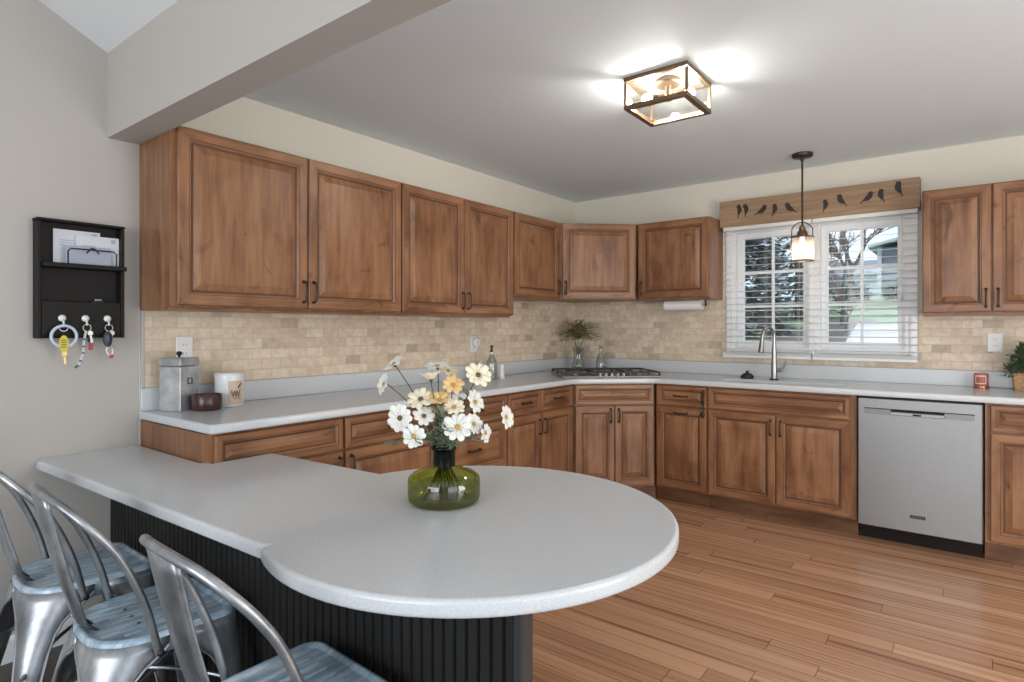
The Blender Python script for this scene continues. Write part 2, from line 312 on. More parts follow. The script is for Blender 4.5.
# ------------------------------------------------------------------ the room
YB = 4.85; H = 2.46; XR = 5.2; BY0, BY1, BZ = 1.035, 1.156, 2.099; YS = -3.2
def room():
    struct(MB().box((-.001, 1.10, -.06), (XR, YB, 0)).build('floor', 'floor'))
    struct(MB().box((-.001, YS, -.06), (XR, 1.098, 0)).build('floor_dining', 'floor_d'))
    struct(MB().box((-.15, BY1, -.06), (0, YB + .15, H + .1)).build('wall_left', 'cream'))
    struct(MB().box((-.15, YS - .15, -.06), (0, BY1 - .001, 4.9)).build('wall_left_dining', 'gray'))
    struct(MB().box((XR, BY1, -.06), (XR + .15, YB + .15, H + .1)).build('wall_right', 'cream'))
    wd = MB(); wd.box((XR, YS - .15, -.06), (XR + .15, -1.05, 4.9)).box((XR, 1.05, -.06), (XR + .15, BY1 - .001, 4.9)).box((XR, -1.05, 2.25), (XR + .15, 1.05, 4.9))
    struct(wd.build('wall_right_dining', 'gray'))
    b = MB(); x0, x1, z0, z1 = 1.44, 2.62, 1.10, 2.07
    b.box((0, YB, -.06), (x0, YB + .15, H + .1)).box((x1, YB, -.06), (XR, YB + .15, H + .1)).box((x0, YB, -.06), (x1, YB + .15, z0)).box((x0, YB, z1), (x1, YB + .15, H + .1))
    struct(b.build('wall_back', 'cream'))
    f = MB(); f.box((0, YS - .15, -.06), (1.0, YS, 4.9)).box((4.2, YS - .15, -.06), (XR, YS, 4.9)).box((1.0, YS - .15, -.06), (4.2, YS, .35)).box((1.0, YS - .15, 2.55), (4.2, YS, 4.9))
    struct(f.build('wall_front', 'gray'))
    struct(MB().box((0, BY1, H), (XR, YB, H + .1)).build('ceiling', 'ceil'))
    struct(MB().box((0, BY0, BZ), (XR, BY1, H + .4)).build('ceiling_beam', 'gray'))
    s = .515; v = MB(); yr = -1.08
    zc = lambda y: H + .002 + s * (BY0 - y) if y > yr else H + .002 + s * (BY0 - yr) - s * (yr - y)
    for a, c in ((BY0, yr), (yr, YS)):
        v.add([(0, a, zc(a)), (XR, a, zc(a)), (XR, c, zc(c)), (0, c, zc(c)), (0, a, zc(a) + .1), (XR, a, zc(a) + .1), (XR, c, zc(c) + .1), (0, c, zc(c) + .1)], [(0, 1, 2, 3), (4, 7, 6, 5), (0, 4, 5, 1), (2, 6, 7, 3), (0, 3, 7, 4), (1, 5, 6, 2)])
    struct(v.build('ceiling_vault', 'vault'))
    bb = MB(); bb.loft([[(.0005, YS + .02, 0), (.016, YS + .02, 0), (.016, YS + .02, .085), (.008, YS + .02, .10), (.0005, YS + .02, .10)], [(.0005, 1.043, 0), (.016, 1.043, 0), (.016, 1.043, .085), (.008, 1.043, .10), (.0005, 1.043, .10)]], 0, True, True)
    struct(bb.build('baseboard_left', 'trimwhite'))
    struct(MB().box((.0005, 1.177, 1.0155), (.010, YB - .012, 1.52)).build('trim_1', 'tile_y'))
    t = MB(); t.box((.011, YB - .010, 1.0155), (1.40, YB - .0005, 1.52)).box((1.40, YB - .010, 1.0155), (2.66, YB - .0005, 1.085)).box((2.66, YB - .010, 1.0155), (3.475, YB - .0005, 1.40))
    struct(t.build('trim_2', 'tile_x'))
    struct(MB().bbox((.0005, 1.160, 1.016), (.013, 1.1765, 1.3725), .002).build('trim_3', 'gray'))
room()

# window: white vinyl twin casement with grilles
def window():
    w_ = struct(bpy.data.objects.new('window_1', None)); C.objects.link(w_); w_.location = (2.03, YB, 1.10)
    ox, oz = 2.03, 1.10
    fr = MB(); a, b, c, d = 1.442 - ox, 2.618 - ox, .002, .968
    for q in (((a, .0, c), (a + .035, .12, d)), ((b - .035, .0, c), (b, .12, d)), ((a + .035, .0, c), (b - .035, .12, c + .04)), ((a + .035, .0, d - .04), (b - .035, .12, d)), ((-.035, .0, c + .04), (.04, .12, d - .04))): fr.box(*q)
    fr.build('window_frame', 'trimwhite', w_)
    for x0, x1 in ((a + .036, -.036), (.041, b - .036)):
        s = MB(); z0, z1 = c + .041, d - .041; k = .042
        s.box((x0, .03, z0), (x0 + k, .08, z1)).box((x1 - k, .03, z0), (x1, .08, z1)).box((x0 + k, .03, z0), (x1 - k, .08, z0 + k)).box((x0 + k, .03, z1 - k), (x1 - k, .08, z1))
        so = s.build('sash', 'trimwhite', w_)
        xm = (x0 + x1) / 2; g = MB(); t = .009
        g.box((xm - t, .045, z0 + k), (xm + t, .065, z1 - k))
        for fz in (.335, .66):
            zz = z0 + k + (z1 - z0 - 2*k) * fz; g.box((x0 + k, .046, zz - t), (x1 - k, .064, zz + t))
        g.build('grille', 'trimwhite', so)
        MB().box((x0 + k, .053, z0 + k), (x1 - k, .057, z1 - k)).build('glass', 'pane', so)
    cs = MB(); A, B = 1.405 - ox, 2.655 - ox
    cs.box((A, -.018, -.005), (a, -.0005, d + .06)).box((b, -.018, -.005), (B, -.0005, d + .06)).box((a, -.018, d), (b, -.0005, d + .06)).box((A, -.022, -.045), (B, -.0005, -.005)).box((-.03, -.018, .0), (.035, -.0005, d))
    cs.build('casing', 'trimwhite', w_)
window()

# ------------------------------------------------------------------ cabinets
def raised(mb, x0, x1, z0, z1, y, stile=.056, t=.020, horiz=False, slim=False):
    """raised panel front: outward is -y; y is the back plane"""
    g = .7 if slim else 1.0
    prof = [(0, 0), (0, .015), (.004, t), (stile - .012, t), (stile - .009, t - .003), (stile - .005, t - .003), (stile, t - .010), (stile + .006*g, t - .011), (stile + .009*g, t - .010), (stile + .036*g, t - .002), (stile + .039*g, t - .0005)]
    # 0 v 1 h 2 glaze
    rings = [[(x0 + i, y - d, z0 + i), (x1 - i, y - d, z0 + i), (x1 - i, y - d, z1 - i), (x0 + i, y - d, z1 - i)] for i, d in prof]
    o = len(mb.v)
    for r in rings: mb.v += r
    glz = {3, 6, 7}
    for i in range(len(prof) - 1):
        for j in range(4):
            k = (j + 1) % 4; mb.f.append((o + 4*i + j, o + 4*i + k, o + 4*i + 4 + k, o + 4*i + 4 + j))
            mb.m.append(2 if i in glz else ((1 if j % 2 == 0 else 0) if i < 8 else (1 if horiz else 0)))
    n = o + 4 * (len(prof) - 1); mb.f.append((n, n + 1, n + 2, n + 3)); mb.m.append(1 if horiz else 0)
    mb.f.append((o + 3, o + 2, o + 1, o)); mb.m.append(0)
    return mb
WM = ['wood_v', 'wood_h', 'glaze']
def handle(x, z, y, parent, vertical=True, ln=.100):
    h = ln / 2; e = .026
    pts = [(0, 0, -h), (0, -.010, -h), (0, -e * .86, -h * .94), (0, -e, -h * .7), (0, -e * 1.08, 0), (0, -e, h * .7), (0, -e * .86, h * .94), (0, -.010, h), (0, 0, h)]
    if not vertical: pts = [(p[2], p[1], 0) for p in pts]
    mb = MB().tube([(x + p[0], y + p[1], z + p[2]) for p in pts], .0052, 8)
    for s in (-h, h):
        q = (x, y - .0016, z + s) if vertical else (x + s, y - .0016, z)
        mb.ball(q, .009, 0, 8, (1, .5, 1))
    return mb.build('handle', 'bronze', parent, True)
def front(kind, par, x0, x1, z0, z1, hpos=None, vertical=True, slim=False, horiz=False, stile=.056, cabinet_y=0, ln=.1):
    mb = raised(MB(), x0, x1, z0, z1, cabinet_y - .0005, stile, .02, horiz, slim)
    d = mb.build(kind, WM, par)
    if hpos: handle(hpos[0], hpos[1], cabinet_y - .0205, d, vertical, ln)
    return d
def upper(label, loc, rz, wdt, h, doors, poly=None, group=None):
    t = thing('wall_cabinet', label, 'cabinet', loc, rz, group)
    b = MB()
    if poly: b.prism(poly, 0, h)
    else:
        b.box((0, 0, 0), (wdt, .308, h))
        b.box((.001, .018, -.012), (wdt - .001, .30, 0), 1)
    # dark line of the frame edge on the ends
    b.build('body', WM, t)
    for (x0, x1, hx) in doors:
        front('door', t, x0, x1, .006, h - .006, (hx, .088) if hx is not None else None)
    return t
g1 = 'upper wall cabinets'
UZ, UH = 1.373, .758
q = math.pi / 2
upper('tall two-door wooden wall cabinet beside the beam, nearest the key rack', (.31, 1.1575, UZ), q, 1.2505, UH, [(.024, .6345, .6095), (.6405, 1.2465, .6655)])
upper('tall two-door wooden wall cabinet with narrower doors in the middle of the left wall', (.31, 2.411, UZ), q, 1.062, UH, [(.004, .537, .512), (.543, 1.058, .568)])
upper('short single-door wooden wall cabinet left of the angled corner cabinet', (.31, 3.476, 1.52), q, .614, .611, [(.012, .600, .573)])
dv = Vector((.784 - .33, 4.519 - 4.093)); ang = math.atan2(dv.y, dv.x); wd_ = dv.length
nn = Vector((math.sin(ang), -math.cos(ang)))
fo = Vector((.33, 4.093)) - nn * .020
def loc2(p):  # world xy -> diag local
    d = Vector(p) - fo; return (d.x * math.cos(ang) + d.y * math.sin(ang), -d.x * math.sin(ang) + d.y * math.cos(ang))
upper('short wooden wall cabinet set diagonally across the room corner above the cooktop', (fo.x, fo.y, 1.52), ang, wd_, .611, [(.012, wd_ - .012, .040)],
      poly=[(0, 0), (wd_, 0), loc2((.786, 4.849)), loc2((.002, 4.849)), loc2((.002, 4.094))])
upper('short single-door wooden wall cabinet between the corner cabinet and the window', (.789, YB - .31, 1.52), 0, .584, .611, [(.008, .576, .036)])
upper('tall two-door wooden wall cabinet right of the window, cut by the photo edge', (2.696, YB - .31, UZ), 0, .672, UH, [(.003, .333, .308), (.339, .669, .364)])

BZ0, BZ1 = .112, .874
def lower(label, loc, rz, wdt, fronts, poly=None, toe=True, ext=(0, 0)):
    t = thing('base_cabinet', label, 'cabinet', loc, rz)
    b = MB()
    if poly: b.prism(poly, BZ0, BZ1)
    elif wdt > .9:      # open carcass around the sink
        b.box((0, 0, BZ0), (.019, .605, BZ1)).box((wdt - .019, 0, BZ0), (wdt, .605, BZ1)).box((.019, .001, BZ0), (wdt - .019, .604, BZ0 + .018)).box((.019, .594, BZ0 + .018), (wdt - .019, .604, BZ1 - .001)).box((.019, .001, BZ0 + .018), (wdt - .019, .019, BZ1 - .001))
    else: b.box((0, 0, BZ0), (wdt, .605, BZ1))
    b.build('body', WM, t)
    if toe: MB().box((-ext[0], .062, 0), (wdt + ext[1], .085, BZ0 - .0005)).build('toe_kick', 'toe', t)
    for (k, x0, x1, z0, z1, hp, vert) in fronts:
        dr = k == 'drawer'
        front('drawer' if dr else ('drawer_panel' if k == 'panel' else 'door'), t, x0, x1, z0, z1, hp, vert, slim=dr or k == 'panel', horiz=dr or k == 'panel', stile=.036 if (z1 - z0) < .2 else .054, ln=.095)
    return t
DZ0, DZ1, OZ0, OZ1 = .722, .866, .125, .712
X = .615
lower('wooden base cabinet at the counter end with plain side panel and long drawer', (X, 1.1595, 0), q, .6225, [('drawer', .028, .6165, DZ0, DZ1, None, 0), ('door', .028, .6165, OZ0, OZ1, (.5945, .64), 1)])
lower('wooden base cabinet with drawer and door, second from the counter end', (X, 1.785, 0), q, .622, [('drawer', .005, .617, DZ0, DZ1, (.311, .795), 0), ('door', .005, .617, OZ0, OZ1, (.034, .64), 1)])
lower('wooden base cabinet with stacked wide drawers behind the flower vase', (X, 2.410, 0), q, .598, [('drawer', .005, .593, DZ0, DZ1, (.299, .795), 0), ('drawer', .005, .593, .425, .712, (.28, .570), 0), ('drawer', .005, .593, .125, .415, (.28, .29), 0)])
dvb = Vector((1.079 - .635, 4.214 - 3.80)); angb = math.atan2(dvb.y, dvb.x); wb = dvb.length; nb = Vector((math.sin(angb), -math.cos(angb))); fob = Vector((.635, 3.80)) - nb * .020
lower('wooden base cabinet with two small drawers over two doors, left of the cooktop', (X, 3.011, 0), q, .784, [('drawer', .008, .372, DZ0, DZ1, (.19, .795), 0), ('drawer', .378, .770, DZ0, DZ1, (.574, .795), 0), ('door', .008, .372, OZ0, OZ1, (.344, .620), 1), ('door', .378, .770, OZ0, OZ1, (.406, .620), 1)], ext=(0, .022))
def loc3(p):
    d = Vector(p) - fob; return (d.x * math.cos(angb) + d.y * math.sin(angb), -d.x * math.sin(angb) + d.y * math.cos(angb))
lower('wooden base cabinet set diagonally in the corner under the cooktop', (fob.x, fob.y, 0), angb, wb, [('panel', .008, wb - .008, DZ0, DZ1, None, 0), ('door', .008, wb/2 - .002, OZ0, OZ1, (wb/2 - .030, .640), 1), ('door', wb/2 + .002, wb - .008, OZ0, OZ1, (wb/2 + .030, .640), 1)],
      poly=[(.001, 0), (wb - .001, 0), loc3((1.0795, 4.83)), loc3((.012, 4.83)), loc3((.012, 3.80))], ext=(.034, .034))
FY = 4.214 + .020
lower('narrow wooden base cabinet with drawer over pull-out door, left of the sink cabinet', (1.0805, FY, 0), 0, .387, [('drawer', .012, .381, DZ0, DZ1, (.196, .795), 0), ('door', .012, .381, OZ0, OZ1, (.196, .672), 0)], ext=(.026, 0))
lower('wide wooden sink base cabinet with false drawer front over two doors', (1.469, FY, 0), 0, .913, [('panel', .006, .880, DZ0, DZ1, None, 0), ('door', .006, .448, OZ0, OZ1, (.420, .628), 1), ('door', .454, .880, OZ0, OZ1, (.482, .628), 1)])
lower('wooden base cabinet with drawer and door right of the dishwasher', (2.996, FY, 0), 0, .46, [('drawer', .022, .452, DZ0, DZ1, (.237, .795), 0), ('door', .022, .452, OZ0, OZ1, None, 1)])

# black child latch hanging at the narrow cabinet
t = thing('child_latch', 'black strap latch hanging between narrow drawer and sink cabinet', 'latch', (1.445, FY - .0225, .66))
MB().tube([(0, -.004, .175), (.003, -.006, .12), (-.001, -.005, .05), (0, -.005, .0)], .0035, 8).build('strap', 'ink', t, True)
MB().ball((0, -.007, .168), .012, 0, 10, (.8, .6, 2.0)).build('upper_pad', 'ink', t, True)
MB().ball((-.002, -.007, .098), .012, 0, 10, (1, .6, 1.5)).build('buckle', 'ink', t, True)
MB().ball((-.006, -.007, .014), .018, 0, 10, (1, .5, 1.3)).build('lower_pad', 'ink', t, True)

# dishwasher
def dishwasher():
    t = thing('dishwasher', 'stainless steel dishwasher with pocket handle under the counter', 'dishwasher', (2.689, 4.214, 0))
    MB().box((-.299, .045, .1005), (.299, .58, .872)).box((-.29, .11, .01), (.29, .58, .1)).build('body', 'toe_black', t)
    d = MB().bbox((-.298, -.012, .100), (.298, .040, .868), .006).build('door', 'steel', t, True)
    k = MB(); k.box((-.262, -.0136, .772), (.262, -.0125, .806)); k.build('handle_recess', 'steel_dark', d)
    pk = MB(); pk.box((-.262, -.0155, .804), (.262, -.0137, .8085), 1).box((-.128, -.0150, .7935), (.128, -.0137, .8035), 1).box((-.262, -.0150, .772), (-.128, -.0137, .8025), 0).box((.128, -.0150, .772), (.262, -.0137, .8025), 0); pk.build('handle_trim', ['steel_mid', 'toe_black'], d)
    hd = MB(); hd.loft([[(-.128, -.0137, .772), (.128, -.0137, .772), (.128, -.0137, .793), (-.128, -.0137, .793)], [(-.126, -.024, .776), (.126, -.024, .776), (.126, -.021, .791), (-.126, -.021, .791)]], 0, True, True)
    hd.build('handle', 'steel', d)
    MB().box((-.02, -.0255, .778), (.02, -.0241, .787)).build('display', 'toe_black', d)
    b = MB(); b.bbox((-.034, -.0145, .186), (.040, -.0125, .204), .0008)
    bo = b.build('badge', 'toe_black', d)
    lt = MB()
    for i in range(9):
        x = -.029 + i * .0074; h = .0045
        lt.box((x - .0008, -.0154, .195 - h), (x + .0010, -.0146, .195 + h))
        lt.box((x + .0010, -.0154, .195 + (h - .002) * (1 if i % 2 else -1) - .001), (x + .0045, -.0146, .195 + (h - .002) * (1 if i % 2 else -1) + .001))
    lt.build('badge_lettering', 'steel', bo)
    MB().box((-.299, .098, 0), (.299, .108, .1)).build('toe_panel', 'toe_black', t)
dishwasher()

# ------------------------------------------------------------------ counters
def kitchen_counter():
    t = thing('kitchen_countertop', 'long pale grey L-shaped kitchen countertop with backsplash lip and sink', 'countertop', (0, 1.155, .876))
    y0 = 1.155
    P = [(.002, 1.157), (.628, 1.157), (.645, 1.162), (.655, 1.178)]
    e = Vector((.635, 3.80)) + nb * .022; e2 = Vector((1.079, 4.214)) + nb * .022; ed = (e2 - e).normalized()
    a = e + ed * ((.655 - e.x) / ed.x); b = e + ed * ((4.194 - e.y) / ed.y)
    def corner(p0, c, p1, k=.05, n=5):
        c = Vector(c); u = (Vector(p0) - c).normalized() * k; v = (Vector(p1) - c).normalized() * k
        return [tuple((1-s)**2 * (c + u) + 2*s*(1-s) * c + s*s * (c + v)) for s in [i / n for i in range(n + 1)]]
    P += corner((.655, 1.2), a, b) + corner(a, b, (3, 4.194))
    P += [(3.475, 4.194), (3.475, 4.848), (.002, 4.848)]
    P = [(x, y - y0) for x, y in P]
    sk = [(x, y - y0) for x, y in ((1.52, 4.285), (2.28, 4.285), (2.30, 4.305), (2.30, 4.50), (2.28, 4.52), (1.52, 4.52), (1.50, 4.50), (1.50, 4.305))]
    slab('top', P, [sk], 0, .038, .010, 'counter', t)
    u = MB(); u.bbox((.002, .004, .0375), (.022, 4.848 - y0, .139), .003); u.bbox((.0225, 4.828 - y0, .0375), (3.475, 4.848 - y0, .139), .003)
    u.build('backsplash_lip', 'counter', t, True)
    s = MB(); ins = .012
    r = lambda k, z: [(x, y - y0, z) for x, y in ((1.52 + k, 4.285 - .01 + k), (2.28 - k, 4.285 - .01 + k), (2.31 - k, 4.305 + k), (2.31 - k, 4.50 - k), (2.28 - k, 4.53 - k), (1.52 + k, 4.53 - k), (1.49 + k, 4.50 - k), (1.49 + k, 4.305 + k))]
    s.loft([r(0, -.002), r(.02, -.17), r(.05, -.185)], 0, False, True).build('sink_basin', 'ceramic', t, True, solid=.004)
kitchen_counter()
def bar():
    t = thing('bar_countertop', 'low grey peninsula tabletop with round end on black panelled base', 'table', (0, 1.1, 0))
    cx, cy, r = 1.816, 1.343, .561
    P = [(.002, 1.155), (.002, .795), (.05, .777), (.10, .781)]
    P += [(.6, .797), (1.2, .817), (1.50, .827)]
    # concave notch then the disc
    P += [(1.575, .8285), (1.592, .833), (1.604, .842)]
    a0 = math.atan2(.846 - cy, 1.612 - cx); a1 = math.atan2(1.462 - cy, 1.277 - cx)
    n = 72
    a1 += 2 * math.pi if a1 < a0 else 0
    for i in range(n + 1):
        a = a0 + (a1 - a0) * i / n; P.append((cx + r * math.cos(a), cy + r * math.sin(a)))
    P += [(.63, 1.423), (.632, 1.178), (.60, 1.1785), (.59, 1.155)]
    P = [(x, y - 1.1) for x, y in P]
    slab('tabletop', P, [], .727, .765, .010, 'counter', t)
    b = MB(); x0, x1, yf = .003, 2.185, 1.045 - 1.1; pit = .0351; k = .0062
    pts = [(x0, yf)]
    x = x0 + pit / 2
    while x < x1 - .01:
        pts += [(x - k, yf), (x - k*.45, yf + .009), (x + k*.1, yf + .009), (x + k*.35, yf + .002), (x + k, yf)]; x += pit
    pts += [(x1, yf), (x1, yf + .034), (x0, yf + .034)]
    m = len(pts); vs = [(p[0], p[1], .0) for p in pts] + [(p[0], p[1], .726) for p in pts]
    b.add(vs, [(i, (i + 1) % m, (i + 1) % m + m, i + m) for i in range(m)])
    b.build('beadboard_panel', 'black', t)
    MB().bbox((2.186, yf - .004, 0), (2.211, yf + .038, .726), .004).build('corner_post', 'blacktrim', t, True)
bar()

# ------------------------------------------------------------------ metal chairs
def make_chair():
    t = thing('metal_chair', '', 'chair')
    hw, hd = .172, .176
    def outline(s, z, dx=0, n=10):
        pts = []; W, D = hw * s, hd * s
        for (sx, sy, r, a0) in ((1, -1, .130, -90), (1, 1, .045, 0), (-1, 1, .045, 90), (-1, -1, .130, 180)):
            r *= s; w_ = W if sy > 0 else W * .97
            for i in range(n + 1):
                a = R(a0 + 90 * i / n); pts.append((sx * (w_ - r) + r * math.cos(a), sy * (D - r) + r * math.sin(a), z))
        return pts
    s = MB(); s.loft([outline(1.02, .408), outline(1.01, .44), outline(1.0, .455), outline(.975, .4625), outline(.93, .4625), outline(.89, .457), outline(.86, .4565), outline(.1, .4565)], 0, False, True)
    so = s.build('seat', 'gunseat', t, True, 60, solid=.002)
    rib = MB()
    for i in range(7):
        x = -.105 + i * .035; rib.loft([[(x - .006, -.10, .4566), (x + .006, -.10, .4566), (x + .006, .12, .4566), (x - .006, .12, .4566)], [(x - .003, -.095, .4585), (x + .003, -.095, .4585), (x + .003, .115, .4585), (x - .003, .115, .4585)]], 0, False, True)
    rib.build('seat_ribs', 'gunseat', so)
    for px, py in ((-.06, -.05), (0, -.05), (.06, -.05)): MB().lathe([(.0045, .4602), (.0045, .4607)], (px, py, 0), 10, 0, True, True).build('drain_hole', 'ink', so)
    lv = [(.448, .176, 0), (.425, .172, .003), (.405, .150, .006), (.385, .118, .009), (.36, .094, .013), (.33, .078, .017), (.28, .066, .024), (.20, .055, .035), (.10, .043, .048), (.012, .033, .060)]
    for sx in (1, -1):
        for sy in (1, -1):
            m = MB(); rings = []; e1 = []; e2 = []
            for z, wl, sp in lv:
                X_, Y_ = hw * (1.02 if sy > 0 else .99) + sp, hd * 1.02 + sp * (.35 if sy > 0 else 1); r = .045 * (.5 + z) if sy > 0 else .018 + .110 * (z / .448) ** 3; wl = min(max(wl, r * 1.02 + .004), hw)
                row = [(X_ - wl, Y_, z), (X_ - (wl + r) / 2, Y_, z), (X_ - r, Y_, z)]
                for i in range(1, 6):
                    a = R(90 - 90 * i / 6); row.append((X_ - r + r * math.cos(a), Y_ - r + r * math.sin(a), z))
                row += [(X_, Y_ - r, z), (X_, Y_ - (wl + r) / 2, z), (X_, Y_ - wl, z)]
                row = [(sx * p[0], sy * p[1], p[2]) for p in row]
                rings.append(row); e1.append(row[0]); e2.append(row[-1])
            m.loft(rings, 0, closed=False)
            lo = m.build('leg', 'gun', t, True, 60, solid=.0025)
            MB().tube(e1[1:], .0042, 6).tube(e2[1:], .0042, 6).build('rolled_edge', 'gun', lo, True)
            fx, fy = sx * (hw * 1.02 + .048), sy * (hd * 1.02 + (.010 if sy > 0 else .048))
            MB().lathe([(.016, 0), (.018, .006), (.018, .012)], (fx, fy, 0), 12, 0, True, True).build('foot', 'darkfob', lo, True)
    half = [(.203, -.045, .425), (.206, -.078, .56), (.205, -.125, .68), (.197, -.167, .75), (.176, -.208, .803), (.135, -.242, .842), (.075, -.262, .860)]
    path = half + [(0, -.268, .865)] + [(-p[0], p[1], p[2]) for p in reversed(half)]
    MB().tube(smooth_path(path, 5), .0100, 12).build('back_frame', 'gun', t, True)
    sp = MB(); rows = []
    for i in range(13):
        f = i / 12; z = .855 - f * .393; y = -.266 + .100 * f - .006 * math.sin(f * math.pi); hwid = (.070 - .012 * f) if i < 11 else (.040 if i == 11 else .026)
        if i == 12: y += .022
        prof = [(-1, .010), (-.90, 0), (-.62, 0), (-.5, -.005), (.5, -.005), (.62, 0), (.90, 0), (1, .010)]
        rows.append([(hwid * a, y + b, z) for a, b in prof])
    sp.loft(rows, 0, closed=False).build('back_splat', 'gun', t, True, 60, solid=.003)
    for sx in (1, -1):
        b = MB(); b.ball((sx * .2145, -.045, .430), .010, 0, 10, (.7, 1, 1)); b.ball((sx * .192, -.045, .430), .013, 0, 10, (.6, 1, 1)); b.build('bolt', 'darkfob', t, True)
    br = MB()
    for d in ((1, 1), (1, -1)):
        br.tube(smooth_path([(-.205 * d[0], -.205 * d[1], .235), (-.1 * d[0], -.1 * d[1], .275), (0, 0, .285 + .008 * d[1]), (.1 * d[0], .1 * d[1], .275), (.205 * d[0], .205 * d[1], .235)], 4), .006, 8)
    br.build('cross_brace', 'gun', t, True)
    return t
def copy_tree(o, parent=None):
    c = o.copy(); C.objects.link(c)
    if parent: c.parent = parent
    for ch in list(o.children): copy_tree(ch, c)
    return c
ch0 = make_chair()
spots = [(1.722, .823, -.045, 'metal chair nearest the camera at the round table end, cut by the bottom edge'), (1.039, .805, -.064, 'middle of the three brushed metal chairs along the black panelled bar'), (.500, .792, -.025, 'metal chair nearest the left wall, cut by the photo edge')]
for i, (x, y, a, lb) in enumerate(spots):
    c = ch0 if i == 0 else copy_tree(ch0)
    c.location = (x, y, 0); c.rotation_euler = (0, 0, a); c['label'] = lb; c['group'] = 'metal chairs along the bar'

# ------------------------------------------------------------------ vase and flowers
VX, VY, VZ = 1.692, 1.351, .7655
rv = Vector((.792, .610, 0)); fv = Vector((-.610, .792, 0))
def vase():
    t = thing('glass_vase', 'squat olive green glass bottle vase on the round table end', 'vase', (VX, VY, VZ))
    p = [(.0, .001), (.06, .0), (.094, .002), (.104, .010), (.107, .022), (.107, .066), (.104, .076), (.092, .086), (.066, .096), (.040, .103), (.034, .108)]
    inner = [(r - .003 if r > .01 else r, z + (.004 if z < .02 else -.002)) for r, z in p][::-1]
    MB().lathe([(max(r, .0005), z) for r, z in p], (0, 0, 0), 48, 0).build('body', 'green', t, True, 60)
    MB().lathe([(.0335, .1083), (.033, .150), (.036, .156), (.0385, .160), (.0385, .166), (.036, .168), (.031, .166), (.0305, .1085)], (0, 0, 0), 40).build('neck', 'greenneck', t, True, 60)
    wt = MB().lathe([(.001, .004), (.09, .005), (.103, .014), (.1045, .022), (.1045, .050), (.001, .050)], (0, 0, 0), 40, 0); wt.build('water', 'water', t, True, 60)
vase()
def orient(d):
    d = Vector(d).normalized(); return d.to_track_quat('Z', 'Y').to_matrix().to_4x4()
